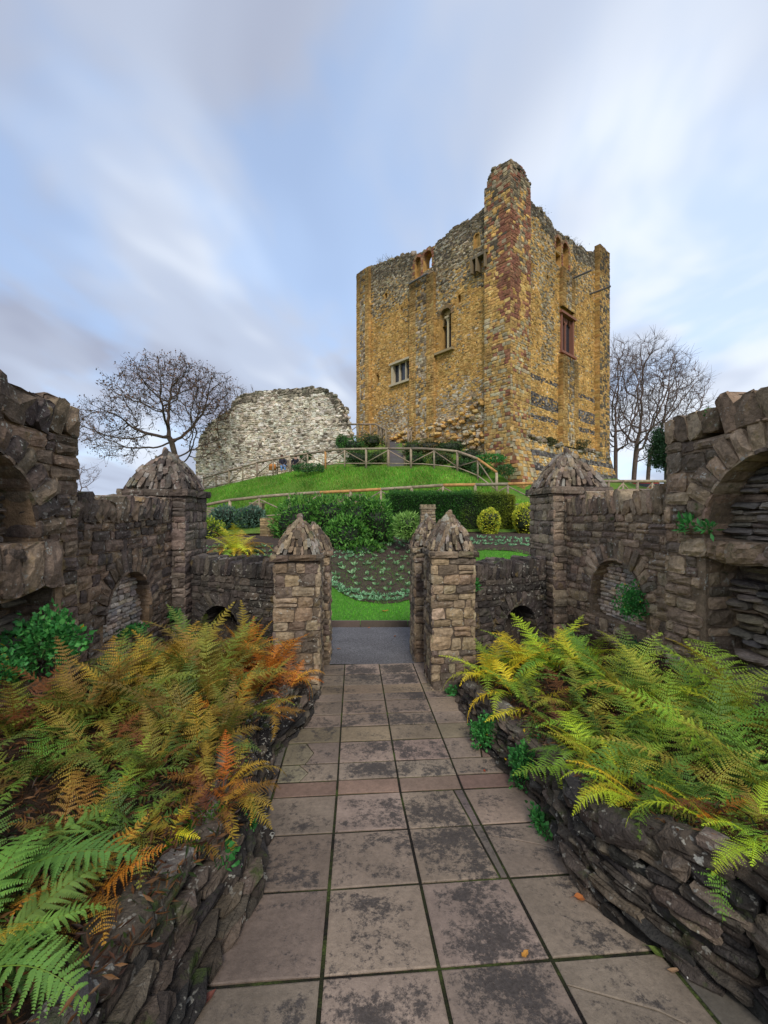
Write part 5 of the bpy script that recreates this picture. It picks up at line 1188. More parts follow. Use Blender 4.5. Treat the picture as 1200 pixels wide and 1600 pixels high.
for i, (a, b, c) in enumerate([((970, 1432), (1005, 1450), (1040, 1478)), ((1010, 1445), (1020, 1462), (1038, 1482))]):
    mb = MB(); tube(mb, [onpath(*a) + A([0, 0, .01]), onpath(*b) + A([0, 0, .02]), onpath(*c) + A([0, 0, .006])], [.004, .0035, .002], 6, col=(.16, .10, .07)); tag(mb.build('twig', M['bark']), ['longer dry twig on the paving against the right edging', 'shorter dry twig crossing the longer one by the right edging'][i], 'twig')
# ================================================================== garden beyond the gate
rng = np.random.default_rng(8)
def blades(name, poly, n_, hgt, wd, lift, cols, label, zf=H, seed=1):
    rng = np.random.default_rng(seed); xs = [p[0] for p in poly]; ys = [p[1] for p in poly]; P = np.zeros((0, 2))
    while len(P) < n_:
        Q = np.stack([rng.uniform(min(xs), max(xs), n_), rng.uniform(min(ys), max(ys), n_)], -1); P = np.vstack([P, Q[inpoly(Q, poly)]])
    P = P[:n_]; z = np.concatenate([zf(c[:, 0], c[:, 1]) for c in np.array_split(P, 20)]) + lift
    a = rng.uniform(0, 6.28, n_); h = hgt * rng.uniform(.5, 1.3, n_); b = np.stack([P[:, 0], P[:, 1], z], -1); d_ = np.stack([np.cos(a), np.sin(a), 0 * a], -1) * wd / 2
    tip = b + np.stack([rng.normal(0, .4, n_) * h, rng.normal(0, .4, n_) * h, h], -1); i = np.arange(n_) * 3
    mb = MB(); cl = A(cols)[rng.integers(0, len(cols), n_)] * rng.uniform(.7, 1.3, (n_, 1)); cl = cl * (1 + .25 * sn(b, .8))[:, None]
    mb.add(np.stack([b - d_, b + d_, tip], 1).reshape(-1, 3), t=np.stack([i, i + 1, i + 2], -1), col=np.clip(cl, 0, 1)); tag(mb.build(name, M['grassblade']), label, 'grass', kind='stuff')
blades('grass', lawnpoly, 45000, .05, .012, .0, [(.09, .36, .02), (.13, .46, .03), (.19, .50, .05)], 'mown bright green grass of the lawn beyond the gate')
mp = [(p[0], p[1] + .2) for p in [pix(*q) for q in UF]]; lo_ = [(x_, y_) for x_, y_ in [(9., 20.4), (3, 20.9), (-2, 21.5), (-10, 21.9), (-17, 23)]]
blades('grass', mp + lo_, 70000, .16, .04, -.02, [(.09, .33, .02), (.13, .42, .03), (.24, .44, .05), (.28, .36, .07)], 'rough green grass on the slope of the mound', seed=2)
# lower gravel walk
# hedge
def boxhedge():
    root = empty('clipped_hedge', (2.8, 16.6, .8)); mi = Matrix.Translation(root.location).inverted(); tag(root, 'long dark green clipped hedge with square corners behind the flower bed', 'hedge')
    rng = np.random.default_rng(91); mb = MB(); x0, x1, y0, y1, z0, z1 = .2, 5.05, 16., 17.3, .7, 2.42
    n_ = 34000; f = rng.choice(4, n_, p=[.62, .2, .09, .09]); a, b, c = rng.random((3, n_)); P = np.zeros((n_, 3)); Nn = np.zeros((n_, 3))
    w_ = .05 * rng.normal(size=n_)
    for k in range(4):
        m_ = f == k
        if k == 0: P[m_] = np.stack([x0 + (x1 - x0) * a, y0 + w_, z0 + (z1 - z0) * b], -1)[m_]; Nn[m_] = (0, -1, 0)
        if k == 1: P[m_] = np.stack([x0 + (x1 - x0) * a, y0 + (y1 - y0) * b, z1 + w_], -1)[m_]; Nn[m_] = (0, 0, 1)
        if k == 2: P[m_] = np.stack([x0 + w_, y0 + (y1 - y0) * a, z0 + (z1 - z0) * b], -1)[m_]; Nn[m_] = (-1, 0, 0)
        if k == 3: P[m_] = np.stack([x1 + w_, y0 + (y1 - y0) * a, z0 + (z1 - z0) * b], -1)[m_]; Nn[m_] = (1, 0, 0)
    P += Nn * (.06 * sn(P, 1.6) + .03 * sn(P, 5.))[:, None]
    P[:, 2] += -.12 * np.clip((P[:, 0] - 4.3) / .8, 0, 1) ** 2 * (P[:, 2] > 1.6)
    yel = np.clip((P[:, 0] - 3.6) / 1.3 + .35 * sn(P, 1.5), 0, 1)[:, None] * .8; cl = A([(.05, .16, .025), (.07, .21, .03), (.03, .11, .02)])[rng.integers(0, 3, n_)] * (1 - yel) + A([.32, .34, .03]) * yel
    leaves(mb, P, Nn + rng.normal(size=(n_, 3)) * .7 + A([0, 0, .5]), .07, rng, cl, .4)
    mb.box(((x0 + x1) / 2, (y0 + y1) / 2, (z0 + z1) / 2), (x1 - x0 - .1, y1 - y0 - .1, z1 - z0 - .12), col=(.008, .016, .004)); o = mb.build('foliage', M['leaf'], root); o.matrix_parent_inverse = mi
    mb = MB()
    for k in range(8): tube(mb, [(x0 + .3 + k * .6, 16.65, .6), (x0 + .35 + k * .6, 16.7, 1.6)], [.05, .03], 6, col=(.06, .045, .03))
    o = mb.build('stem', M['bark'], root); o.matrix_parent_inverse = mi
boxhedge()
def laurel():
    root = empty('laurel_shrub', (-1.8, 14.6, .5)); mi = Matrix.Translation(root.location).inverted(); tag(root, 'broad glossy green laurel bush left of the clipped hedge', 'shrub')
    rng = np.random.default_rng(92); mb = MB(); LC = [(.07, .22, .03), (.11, .30, .04), (.17, .38, .06), (.035, .12, .02)]
    for c, r, n_ in (((-3.0, 15., 1.25), (1.0, .9, 1.0), 2600), ((-1.9, 15., 1.3), (1.1, .9, 1.0), 3000), ((-.85, 14.6, 1.2), (.85, .8, 1.05), 2800), ((-.25, 14.3, 1.0), (.6, .6, 1.15), 2000), ((-1.3, 13.9, .75), (.8, .6, .75), 1900), ((-.7, 13.5, .35), (.75, .5, .42), 1200)):
        blob(mb, c, r, n_, .15, rng, LC, aspect=.34, lump=.10, up=.3, shell=.8)
    o = mb.build('foliage', M['leaf'], root); o.matrix_parent_inverse = mi; mb = MB()
    for k in range(6): tube(mb, [(-3 + k * .5, 14.8, .5), (-2.9 + k * .48, 14.7, 1.2)], [.04, .02], 6, col=(.08, .06, .04))
    o = mb.build('stem', M['bark'], root); o.matrix_parent_inverse = mi
laurel()
GO = [(.78, .76, .05), (.55, .62, .05), (.88, .80, .09), (.26, .38, .04)]
p = pix(764, 816, 15.2); shrub('golden_shrub', 'clipped golden egg-shaped shrub standing in front of the hedge', 'shrub', p, (.42, .42, .54), 2600, .065, GO, 101, shell=.88)
p = pix(821, 811, 15.3); shrub('golden_shrub', 'clipped golden egg-shaped shrub beside the big right pier, past the hedge end', 'shrub', p, (.46, .46, .60), 2800, .065, GO, 102, shell=.88)
p = pix(637, 822, 13.1); shrub('hart_fern_shrub', 'rounded pale green shrub of strap-like leaves behind the gate pier caps', 'shrub', p, (.40, .40, .38), 1100, .17, [(.26, .46, .10), (.34, .54, .14), (.18, .36, .07)], 103, aspect=.22, up=.5, shell=.78)
p = pix(352, 808, 17.); shrub('grey_shrub', 'grey-green mounded shrub below the lower fence, left of its twin', 'shrub', p, (.6, .5, .42), 1100, .15, [(.10, .19, .13), (.15, .25, .17), (.06, .12, .08)], 104, aspect=.3)
p = pix(394, 808, 17.2); shrub('grey_shrub', 'grey-green mounded shrub below the lower fence, right beside the stone block', 'shrub', p, (.55, .5, .42), 1100, .15, [(.10, .19, .13), (.15, .25, .17), (.06, .12, .08)], 105, aspect=.3)
p = pix(333, 836, 14.6); shrub('golden_shrub', 'lime yellow shrub at the edge of the big left pier', 'shrub', p, (.42, .4, .58), 900, .12, [(.30, .40, .03), (.42, .46, .05), (.14, .24, .03)], 106, aspect=.4)
g_ = hit(370, 862); fern(g_[0], g_[1], 1.2, 40, YG + MUS + OL[:1], 'wide olive and gold fern in the garden bed beyond the left wall', 501, z=float(g_[2]) - .05, tilt=(15, 60))
# bank shrubs round the head of the steps
for i, (px, py, Y, r, cs, lb) in enumerate([(552, 697, 29.5, (.9, .6, .55), [(.05, .15, .03), (.08, .20, .04)], 'green bush right of the white ruin, under the short fence'),
  (580, 690, 30, (.9, .6, .5), [(.10, .16, .04), (.20, .17, .06), (.06, .13, .03)], 'brownish green bush left of the steps'),
  (535, 690, 31, (.5, .4, .5), [(.05, .18, .03), (.08, .22, .05)], 'small green bush at the right end of the white ruin'),
  (645, 702, 28.5, (.8, .6, .6), [(.06, .15, .03), (.14, .14, .05)], 'green bush right of the steps'),
  (672, 698, 28.5, (1.1, .6, .55), [(.22, .17, .06), (.15, .16, .05), (.28, .20, .08)], 'dry yellowish bush against the foot of the keep'),
  (706, 700, 27.5, (1.1, .6, .45), [(.05, .11, .03), (.08, .14, .04)], 'dark green bush on the bank below the rubble foot of the keep'),
  (735, 712, 26., (.8, .5, .35), [(.06, .10, .05), (.10, .13, .06)], 'dull grey-green bush near the keep corner'),
  (768, 716, 24.6, (.8, .5, .22), [(.05, .24, .04), (.08, .30, .06)], 'bright green low bush at the foot of the corner turret'),
  (790, 735, 24., (.5, .4, .3), [(.05, .16, .04), (.10, .16, .05)], 'small green bush where the upper fence ends'),
  (478, 714, 29.3, (.35, .3, .3), [(.05, .16, .04)], 'small bush against the white ruin behind the upper fence'),
  (480, 731, 26.5, (1.0, .4, .25), [(.05, .15, .05), (.08, .20, .06)], 'weedy green clump in the grass below the upper fence'),
  (560, 716, 28., (1.0, .5, .5), [(.05, .13, .03), (.09, .17, .04)], 'dark bush just behind the upper fence, left of the steps'),
  (590, 716, 28.4, (.6, .5, .45), [(.07, .16, .04), (.13, .15, .05)], 'olive bush touching the left side of the steps'),
  (650, 718, 27.2, (.8, .5, .45), [(.05, .13, .03), (.08, .17, .04)], 'dark bush touching the right side of the steps'),
  (688, 716, 26.6, (.9, .5, .42), [(.06, .15, .04), (.16, .15, .05)], 'mixed green bush behind the upper fence, middle of the bank'),
  (724, 727, 25.4, (.8, .5, .35), [(.05, .12, .03), (.07, .18, .04)], 'low dark bush behind the bend of the upper fence'),
  (752, 733, 24.8, (.6, .5, .3), [(.06, .20, .04), (.05, .12, .04)], 'green bush below the corner turret behind the sloping fence'),
  (858, 690, 27.5, (.5, .2, .2), [(.10, .13, .05), (.18, .15, .07)], 'weeds on the plinth ledge of the keep, left clump'),
  (900, 695, 30.2, (.9, .2, .3), [(.08, .11, .05), (.14, .13, .06)], 'weeds on the plinth ledge of the keep, right clump')]):
    shrub('bush', lb, 'bush', pix(px, py, Y), r, int(500 + 700 * r[0]), .13, cs, 120 + i, aspect=.4, lump=.25, core=r[2] > .3)
def tuft(P, lb, seed, h=.6):
    rng = np.random.default_rng(seed); mb = MB()
    for k in range(14): e = A(P) + A([rng.normal(0, .3), rng.normal(0, .2), rng.uniform(.4, 1) * h]); tube(mb, [A(P) + A([rng.normal(0, .15), 0, -.1]), (A(P) + e) / 2 + rng.normal(0, .04, 3), e], [.02, .013, .006], 3, col=(.17, .14, .08), caps=False)
    leaves(mb, A(P) + rng.normal(size=(60, 3)) * A([.3, .2, .2]) + A([0, 0, h * .4]), rng.normal(size=(60, 3)), .10, rng, [(.12, .13, .05), (.2, .16, .07)], .3)
    tag(mb.build('weed_tuft', M['leaf']), lb, 'weeds')
for i, (on_, fr_, px, py, lb) in enumerate([(onA, frA, 590, 412, 'weed tuft on the keep wall head at its far left'), (onA, frA, 606, 406, 'second weed tuft on the keep wall head, left face'), (onB, frB, 853, 334, 'weed tuft on the keep wall head just right of the turret'), (onB, frB, 893, 378, 'weed tuft above the arches of the keep right face'), (onB, frB, 908, 385, 'rightmost weed tuft on the keep wall head'), (onB, frB, 893, 425, 'weeds below the arches on the keep right face'), (onA, frA, 780, 292, 'weeds on the left side of the turret')]):
    s_, z_ = on_(px, py); tuft(fr_.pt(s_, z_ - .05, .1 if i > 4 else -.3), lb, 150 + i)
# small stone castle ornament, stone block
root = empty('stone_ornament', pix(668, 800, 12.6) * A([1, 1, 0])); mi = Matrix.Translation(root.location).inverted(); tag(root, 'small tapering stone model tower with battlements behind the gate piers', 'ornament')
c = pix(668, 800, 12.6); rng = np.random.default_rng(66); mb = MB(); zt = CZ + .09; n_ = 10
for i in range(n_):
    z0 = .1 + (zt - .1) * i / n_; z1 = .1 + (zt - .1) * (i + 1) / n_; hw = .31 - .11 * (i + .5) / n_; mb.box((c[0], c[1], (z0 + z1) / 2), (2 * hw - .02, 2 * hw - .02, z1 - z0), col=(.14, .11, .08))
    for U_, Nn in ((A([1., 0, 0]), A([0, -1., 0])), (A([0, 1., 0]), A([-1., 0, 0])), (A([0, 1., 0]), A([1., 0, 0]))): masonry(mb, Fr(A([c[0], c[1], 0]) + Nn * (hw - .01) - U_ * hw, U_, Nn), 0, 2 * hw, z0, const(z1), rng, P_([(.30, .22, .14), (.24, .18, .12), (.36, .28, .18)]), course=(.07, .09), length=(.1, .2), d_=.015, g=1)
o = mb.build('shaft', M['pier'], root); o.matrix_parent_inverse = mi; mb = MB()
mb.box((c[0], c[1], zt + .03), (.46, .46, .06), col=(.26, .20, .13))
for i in range(4):
    for j in range(4):
        if i in (0, 3) or j in (0, 3): mb.box((c[0] - .18 + i * .12, c[1] - .18 + j * .12, zt + .095), (.07, .07, .08), col=(.32, .25, .16))
o = mb.build('battlements', M['pier'], root); o.matrix_parent_inverse = mi
c = pix(420, 830, 15.5); mb = MB(); mb.box((c[0], c[1], c[2]), (.5, .5, 1.0), col=(.2, .15, .08))
for U_, Nn in ((A([1., 0, 0]), A([0, -1., 0])), (A([0, 1., 0]), A([-1., 0, 0])), (A([0, 1., 0]), A([1., 0, 0]))): masonry(mb, Fr(A([c[0], c[1], 0]) + Nn * .25 - U_ * .25, U_, Nn), 0, .5, c[2] - .5, const(c[2] + .5), rng, P_([(.34, .24, .12), (.28, .2, .1)]), course=(.08, .13), length=(.15, .3), d_=.02, g=1)
tag(mb.build('stone_block', M['pier']), 'small ochre stone pillar standing between the grey shrubs and the laurel', 'pillar')
# bedding plants: three kinds of rosette copied over the bed
def rosette(k, cols, n_=11, r=.09):
    rng = np.random.default_rng(200 + k); mb = MB(); a = rng.uniform(0, 6.28, n_); e = rng.uniform(.15, 1.0, n_); D = np.stack([np.cos(a) * np.cos(e), np.sin(a) * np.cos(e), np.sin(e)], -1)
    leaves(mb, D * .01, D, r, rng, cols, .42, .2); o = mb.build('bedding_plant', M['leaf']); me = o.data; bpy.data.objects.remove(o); return me
RG = [rosette(k, [(.22, .40, .18), (.30, .50, .24), (.16, .32, .12)], 12, .13) for k in range(3)]
RB_ = [rosette(k + 5, [(.22, .44, .22), (.30, .54, .30)], 11, .12) for k in range(3)]
rng = np.random.default_rng(9)
def plant(px, py, meshes, label, group, s=1.):
    p = hit(px, py); o = bpy.data.objects.new('bedding_plant', meshes[rng.integers(0, 3)]); C.objects.link(o); o.location = (p[0], p[1], p[2] + .03); o.rotation_euler = (rng.uniform(-.15, .15), rng.uniform(-.15, .15), rng.uniform(0, 6.28))
    k = s * rng.uniform(.8, 1.2); o.scale = (k, k, k); tag(o, label, 'bedding plant', group)
arc = [(506, 887), (513, 906), (524, 922), (540, 932), (562, 938), (590, 941), (618, 940), (642, 935), (662, 926), (690, 908), (715, 885)]
aL = np.concatenate([[0], np.cumsum([math.dist(a, b) for a, b in zip(arc[:-1], arc[1:])])])
for off, n_ in ((0, 30), (-7, 34)):
    for s in np.linspace(0, aL[-1], n_):
        x_ = np.interp(s, aL, [a[0] for a in arc]); y_ = np.interp(s, aL, [a[1] for a in arc])
        plant(x_ + rng.uniform(-2, 2), y_ + off + rng.uniform(-1, 1), RB_, 'pale green bedding plant in the double row edging the round bed', 'plants edging the round flower bed', .85)
for py in (926, 917, 908, 900, 892, 885, 878, 872, 866, 860, 855, 850):
    Yr = hit(590, py)[1]; st = .42 * F / Yr; xl = np.interp(py, [850, 885, 905, 926], [560, 516, 522, 548]); xr = 648
    for px in np.arange(xl + rng.uniform(0, st), xr, st): plant(px + rng.uniform(-2, 2), py + rng.uniform(-1.5, 1.5), RG, 'green bedding plant on the dark soil inside the round bed', 'plants inside the round flower bed', 1.)
for py, x0, x1 in ((872, 505, 560), (866, 500, 570), (845, 620, 650), (850, 590, 650)):
    for px in np.arange(x0, x1, 9): plant(px + rng.uniform(-2, 2), py + rng.uniform(-1.5, 1.5), RB_, 'pale bedding plant in the crowded rows along the back of the round bed', 'plants along the back of the bed', .8)
for py in (842, 847, 852):
    for px in np.arange(738, 838, 9.5): plant(px + rng.uniform(-2, 2), py + (px - 738) * .03 + rng.uniform(-1, 1), RB_, 'pale bedding plant above the lawn strip right of the gate', 'plants above the right lawn strip', .85)
for py in (857, 864, 872):
    for px in np.arange(322, 425, 10): plant(px + rng.uniform(-2, 2), py + rng.uniform(-1, 1), RG, 'small bedding plant behind the low wall left of the gate', 'plants behind the left low wall', .85)
# benches, box
def bench(p, rz, label, wdt=1.5):
    root = empty('wooden_bench', p, rz); tag(root, label, 'bench'); cw = (.22, .17, .12)
    mb = MB(); [mb.box((0, -.18 + k * .12, .44), (wdt, .1, .03), col=jit(cw, rng)) for k in range(4)]; mb.build('seat', M['wood'], root)
    mb = MB(); [mb.box((0, .28 + k * .02, .55 + k * .11), (wdt, .03, .085), col=jit(cw, rng)) for k in range(4)]; mb.build('backrest', M['wood'], root)
    for sx in (-1, 1):
        for yy in (-.18, .26): mb = MB(); mb.box((sx * (wdt / 2 - .06), yy, .3 if yy > 0 else .21), (.07, .07, .95 if yy > 0 else .44), col=cw); mb.build('leg', M['wood'], root)
def gz(px, Y): return float(H(X(px, Y), Y))
bench((X(330, 21.6), 21.6, gz(330, 21.6)), 0, 'slatted wooden bench behind the lower fence, next to the big left pier')
bench((X(547, 21.2), 21.2, gz(547, 21.2)), 0, 'slatted wooden bench behind the lower fence, above the laurel bush')
mb = MB(); bx = X(402, 21.5); mb.box((bx, 21.5, gz(402, 21.5) + .35), (.6, .5, .8), col=(.26, .19, .13)); mb.box((bx, 21.5, gz(402, 21.5) + .78), (.68, .58, .06), col=(.3, .23, .16)); mb.box((bx, 21.24, gz(402, 21.5) + .55), (.3, .03, .1), col=(.03, .03, .03)); tag(mb.build('litter_bin', M['wood']), 'square wooden litter bin behind the lower fence', 'bin')
# people on a bench below the white ruin
by = 30.6; bxx = X(452, by); bzz = gz(452, by) + .0
bench((bxx, by, bzz), 0, 'bench below the white ruin carrying two seated people', 2.)
def person(p, coat, trouser, hair, lean, label, seed):
    root = empty('person', p); tag(root, label, 'person', None)
    J = {'pel': (0, 0, .52), 'ch': (lean * .1, .02, .82), 'nk': (lean * .15, -.02, 1.06), 'hd': (lean * .2, -.06, 1.16), 'ht': (lean * .2, -.06, 1.30)}
    for s, n_ in ((-1, 'l'), (1, 'r')):
        J['sh' + n_] = (lean * .14 + s * .19, 0, 1.0); J['el' + n_] = (s * .25, -.08, .76); J['ha' + n_] = (s * .12, -.30, .66)
        J['hp' + n_] = (s * .10, -.02, .50); J['kn' + n_] = (s * .13 + lean * -.1, -.45, .50); J['an' + n_] = (s * .12 + lean * -.2, -.50, .09); J['to' + n_] = (s * .12 + lean * -.22, -.66, .04)
    E = [('pel', 'ch'), ('ch', 'nk'), ('nk', 'hd'), ('hd', 'ht')]; 
    for n_ in 'lr': E += [('nk', 'sh' + n_), ('sh' + n_, 'el' + n_), ('el' + n_, 'ha' + n_), ('pel', 'hp' + n_), ('hp' + n_, 'kn' + n_), ('kn' + n_, 'an' + n_), ('an' + n_, 'to' + n_)]
    rad = dict(pel=.15, ch=.15, nk=.055, hd=.085, ht=.075, sh=.07, el=.045, ha=.035, hp=.09, kn=.06, an=.045, to=.04)
    def skin(name, keys, col, extra=0., par=None):
        ks = [k for k in J if k in keys]; idx = {k: i for i, k in enumerate(ks)}; me = bpy.data.meshes.new(name)
        me.from_pydata([J[k] for k in ks], [(idx[a], idx[b]) for a, b in E if a in idx and b in idx], []); me.materials.append(col)
        o = bpy.data.objects.new(name, me); C.objects.link(o); o.parent = root; m_ = o.modifiers.new('skin', 'SKIN'); 
        me.skin_vertices.new() if not me.skin_vertices else None
        for k in ks: r_ = (rad.get(k) or rad[k[:-1]]) + extra; sv_ = me.skin_vertices[0].data[idx[k]]; sv_.radius = (r_, r_); sv_.use_root = k in ('pel',)
        s_ = o.modifiers.new('sub', 'SUBSURF'); s_.levels = s_.render_levels = 1; return o
    fm = lambda n_, c: flat(n_, c, .8)
    skin('body', set(J), fm('skin_tone', (.50, .30, .22)))
    skin('coat', {'pel', 'ch', 'nk', 'shl', 'shr', 'ell', 'elr', 'hal', 'har'} - {'hal', 'har'} | {'hal', 'har'}, fm('coat_cloth', coat), .022)
    skin('trousers', {'pel', 'hpl', 'hpr', 'knl', 'knr', 'anl', 'anr'}, fm('trouser_cloth', trouser), .018)
    mb = MB(); rock(mb, A(J['ht']) + A([0, .03, -.03]), (.21, .23, .24), np.random.default_rng(seed), hair, 0, 2, .06); mb.build('hair', M['plain'], root, True)
person((bxx - .42, by, bzz), (.03, .03, .045), (.16, .30, .55), (.10, .05, .03), -.6, 'person in a dark coat and pale blue jeans seated on the bench below the ruin', 1)
person((bxx + .42, by, bzz), (.02, .02, .03), (.03, .03, .04), (.02, .015, .012), .3, 'person with black hair in black clothing seated on the bench below the ruin', 2)
mb = MB(); rock(mb, (bxx - 1.15, by - .3, bzz + .42), (.5, .35, .5), rng, (.62, .24, .06), 0, 3, .08); tube(mb, [(bxx - 1.3, by - .3, bzz + .6), (bxx - 1.15, by - .3, bzz + .85), (bxx - 1., by - .3, bzz + .6)], .02, 6, col=(.3, .1, .03)); tag(mb.build('orange_bag', M['plain'], None, True), 'bright orange bag beside the people on the bench', 'bag')
# small red parked car glimpsed beyond the right fence
cr = empty('parked_car', pix(1002, 776, 30.) ); cr.location = (X(1004, 34), 34, pix(1004, 781, 34)[2]); tag(cr, 'red car roof glimpsed between the fence rails right of the keep', 'car')
mb = MB(); V = []; prf = [(-2., .35), (-2.05, .75), (-1.25, .92), (-.65, 1.38), (.75, 1.42), (1.45, .98), (2.05, .85), (2.1, .35)]
for yy in (-.8, .8): V += [(x_, yy * (.88 if z_ > 1.2 else 1), z_) for x_, z_ in prf]
mb.add(V, [[i, i + 1, i + 9, i + 8] for i in range(7)] + [[0, 7, 15, 8], [1, 2, 5, 6], [2, 3, 4, 5], [9, 10, 13, 14], [10, 11, 12, 13], [0, 1, 6, 7], [8, 9, 14, 15]], col=(.45, .03, .02)); mb.build('body', M['plain'], cr)
for sx in (-1.3, 1.3):
    for sy in (-.78, .78): mb = MB(); tube(mb, [(sx, sy - .1, .33), (sx, sy + .1, .33)], .33, 16, col=(.02, .02, .02)); mb.build('wheel', M['plain'], cr)
for sy in (-.775, .775): mb = MB(); mb.box((.05, sy, 1.14), (1.6, .05, .3)); mb.build('window', M['dark'], cr)
# ================================================================== bare trees by space colonisation
def sctree(att, trunk, seed, step=.4, kill=.55, infl=3., iters=140):
    rng = np.random.default_rng(seed); nodes = [A(p) for p in trunk]; par = [-1] + list(range(len(trunk) - 1)); att = A(att)
    NP = A(nodes); dd = np.linalg.norm(att[:, None] - NP[None], axis=2); near = dd.argmin(1); nd = dd.min(1); alive = np.ones(len(att), bool)
    for it in range(iters):
        use = alive & (nd < infl if it > 14 else alive)
        if not use.any(): break
        acc = {}
        for a_i in np.nonzero(use)[0]:
            k = near[a_i]; v = att[a_i] - nodes[k]; acc.setdefault(k, []).append(v / (np.linalg.norm(v) + 1e-9))
        new = []
        for k, vs in acc.items():
            v = np.mean(vs, axis=0) + rng.normal(0, .12, 3) + A([0, 0, .05]); v /= np.linalg.norm(v) + 1e-9; new.append((nodes[k] + v * step, k))
        b = len(nodes)
        for p_, k in new: nodes.append(p_); par.append(k)
        NN = A([p_ for p_, _ in new]); dd = np.linalg.norm(att[:, None] - NN[None], axis=2); m_ = dd.min(1); am = dd.argmin(1); up = m_ < nd
        near[up] = b + am[up]; nd[up] = m_[up]; alive &= nd > kill
    return A(nodes), A(par)
def grow(name, label, att, trunk, seed, tipr=.012, ex=2.3, step=.4, kill=.55, infl=3., col=(.085, .06, .045), leaf=None, twigs=3, twl=.5, maxr=.3, group=None, iters=140):
    rng = np.random.default_rng(seed); P, par = sctree(att, trunk, seed, step, kill, infl, iters); n_ = len(P); ch = np.zeros(n_, int); acc = np.zeros(n_)
    for i in range(1, n_): ch[par[i]] += 1
    for i in range(n_ - 1, -1, -1):
        if ch[i] == 0: acc[i] = 1.
        if par[i] >= 0: acc[par[i]] += acc[i]
    # nodes are appended in order, so children always follow parents
    r = np.minimum(tipr * acc ** (1 / ex), maxr)
    root = empty(name, trunk[0]); mi = Matrix.Translation(root.location).inverted(); tag(root, label, 'tree', group)
    tm, cm = MB(), MB()
    def seg(mb, a, b, ra, rb, ns):
        tube(mb, [a, b], [ra, rb], ns, col=jit(col, rng, .12), caps=False)
    for i in range(1, n_):
        seg(tm if r[i] > maxr * .45 else cm, P[par[i]], P[i], r[par[i]] if par[par[i]] >= 0 and r[par[i]] < r[i] * 2.2 else r[i] * 1.15, r[i], 8 if r[i] > .08 else (5 if r[i] > .03 else 3))
    tips = np.nonzero(ch == 0)[0]; ends = []
    side = np.nonzero((r < tipr * 2.6) & (np.arange(n_) > len(trunk)))[0]
    for i in np.concatenate([tips, side]):
        v0 = P[i] - P[par[i]]; v0 /= np.linalg.norm(v0) + 1e-9
        for k in range(twigs):
            v = v0 + rng.normal(0, .55, 3) + A([0, 0, .15]); v /= np.linalg.norm(v); L = twl * rng.uniform(.4, 1.2); m_ = P[i] + v * L * .5 + rng.normal(0, .05, 3); e = P[i] + v * L + A([0, 0, .06 * L]); 
            tube(cm, [P[i], m_, e], [tipr * .8, tipr * .6, tipr * .3], 3, col=jit(col, rng, .12), caps=False); ends.append(e)
    if leaf:
        ends = A(ends); k = rng.random(len(ends)) < leaf[0]; E_ = ends[k]; leaves(cm, np.repeat(E_, 3, 0) + rng.normal(0, .08, (len(E_) * 3, 3)), rng.normal(size=(len(E_) * 3, 3)) - A([0, 0, .5]), leaf[1], rng, leaf[2], .55)
    o = tm.build('trunk', M['bark'], root, True); o.matrix_parent_inverse = mi; o = cm.build('crown', M['bark'], root); o.matrix_parent_inverse = mi
rng = np.random.default_rng(14)
def ell(pxc, pyc, Y, rx, ry, rd, n_, rng, shell=.35, low=-1):
    d_ = sph(n_ * 2, rng); d_ = d_[d_[:, 2] > low][:n_]; k = rng.uniform(shell, 1, len(d_)) ** .6; c = pix(pxc, pyc, Y); return c + d_ * k[:, None] * A([rx * Y / F, rd, ry * Y / F])
TY = 30.
att = np.vstack([ell(268, 632, TY, 92, 74, 4.2, 1100, rng, low=-.35, shell=.25), ell(166, 668, TY, 54, 38, 3., 480, rng), ell(330, 610, TY, 30, 40, 2.5, 260, rng), ell(190, 700, TY, 40, 22, 2.2, 150, rng), ell(320, 690, TY, 30, 30, 2.5, 120, rng)])
b0 = pix(272, 700, TY); trunk = [A([b0[0] + .1, TY, z]) for z in np.arange(2.5, b0[2] - 0.3, .45)] + [pix(268, 690, TY)]
grow('bare_tree', 'wide spreading nearly bare tree with a few brown leaves behind the big left pier', att, trunk, 5, tipr=.015, ex=2.2, leaf=(.5, .13, [(.15, .07, .03), (.20, .10, .04), (.10, .05, .03)]), twl=.65, twigs=3, step=.38, kill=.5)
att = ell(375, 640, 44, 34, 42, 3., 420, rng); t0 = pix(360, 700, 44)
grow('bare_tree', 'thin bare tree in the distance between the spreading tree and the ruin', att, [A([t0[0], 44, z]) for z in np.arange(2.5, t0[2], .6)], 6, tipr=.018, step=.5, kill=.7, col=(.16, .13, .12), twl=.8, maxr=.2)
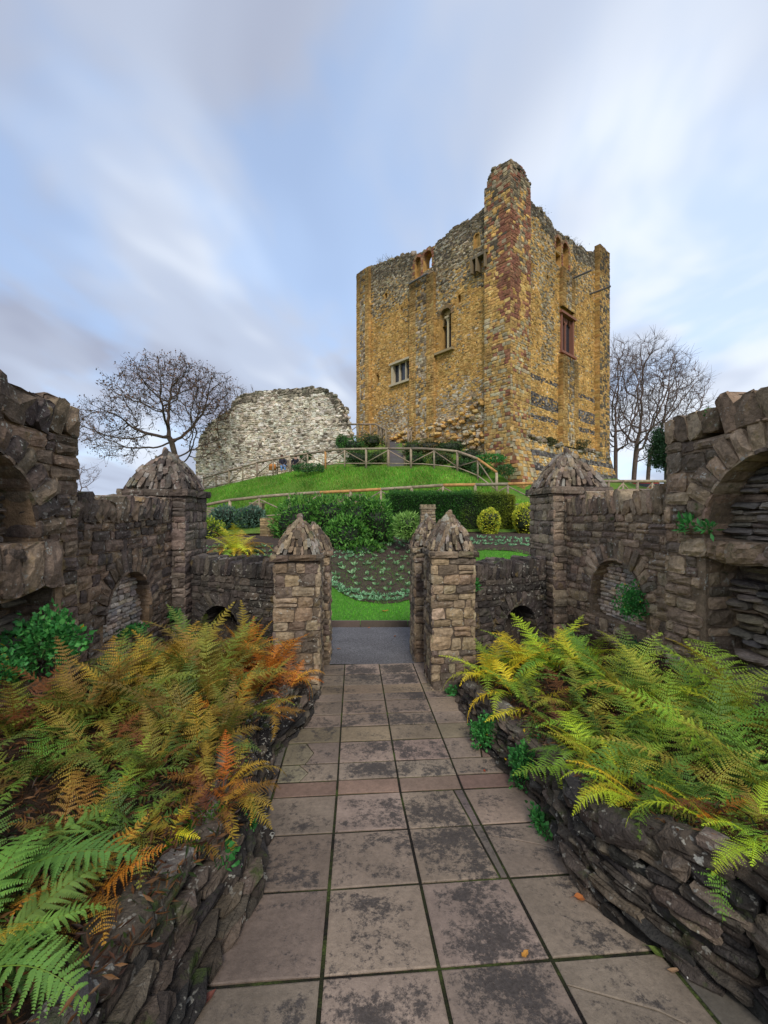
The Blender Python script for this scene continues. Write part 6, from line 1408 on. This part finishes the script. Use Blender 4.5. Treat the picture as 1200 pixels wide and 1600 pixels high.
for i, (bx0, att_, lb, sd) in enumerate([(962, (966, 622, 40, 92, 3.4, 900), 'bare many-branched tree close to the right edge of the keep', 7), (990, (1012, 622, 56, 98, 3.8, 1200), 'tallest bare tree right of the keep, middle one', 8), (1012, (1052, 636, 46, 88, 3.6, 900), 'bare tree leaning right, nearest the tall right wall', 9)]):
    Yt = 38 + i * 1.5; a_ = ell(att_[0], att_[1], Yt, att_[2], att_[3], att_[4], att_[5], rng, low=-1.); t0 = pix(bx0, 750, Yt); t1 = pix(bx0 + (4 if i else 0), 705, Yt)
    grow('bare_tree', lb, a_, [t0 - ZU * 2, t0 - ZU * 1, t0 - ZU * .4, t0 * .7 + t1 * .3, t0 * .4 + t1 * .6, t1], sd, tipr=.016, ex=2.15, step=.45, kill=.5, col=(.13, .09, .075), twl=.95, twigs=3, maxr=.3, group=None)
att = ell(130, 745, 14., 36, 24, .5, 70, rng, shell=.2)
grow('sapling', 'small leafless sapling poking above the left wall, in front of the sky', att, [pix(118, 800, 14) - ZU * .6, pix(120, 790, 14), pix(124, 775, 14)], 12, tipr=.006, step=.14, kill=.2, col=(.16, .11, .09), twl=.22, twigs=2, maxr=.03)
# evergreen holly behind the right wall
def evergreen(c, r, n_, label, seed, cols, size):
    rng = np.random.default_rng(seed); root = empty('evergreen_tree', (c[0], c[1], c[2] - r[2] - 1.5)); mi = Matrix.Translation(root.location).inverted(); tag(root, label, 'tree')
    mb = MB()
    for k in range(16):
        d_ = sph(1, rng)[0]; cc = A(c) + d_ * A(r) * .62; blob(mb, cc, A(r) * rng.uniform(.3, .48), n_ // 16, size, rng, cols, core=False, aspect=.4, lump=.3, shell=.3)
    o = mb.build('crown', M['leaf'], root); o.matrix_parent_inverse = mi; mb = MB(); b = A([c[0], c[1], c[2] - r[2] - 1.5]); tube(mb, [b, A(c) - A([0, 0, r[2] * .4]), A(c) + A([0, 0, r[2] * .5])], [.2, .15, .04], 8, col=(.08, .06, .05))
    for k in range(12): tube(mb, [A(c) + A([0, 0, rng.uniform(-.8, .3) * r[2]]), A(c) + sph(1, rng)[0] * A(r) * .85], [.06, .02], 5, col=(.08, .06, .05))
    o = mb.build('trunk', M['bark'], root); o.matrix_parent_inverse = mi
evergreen(pix(1042, 700, 30.), (1.5, 1.5, 1.9), 9000, 'dark evergreen tree behind the right fence, beside the tall right wall', 13, [(.025, .07, .03), (.04, .10, .04), (.015, .045, .02)], .17)
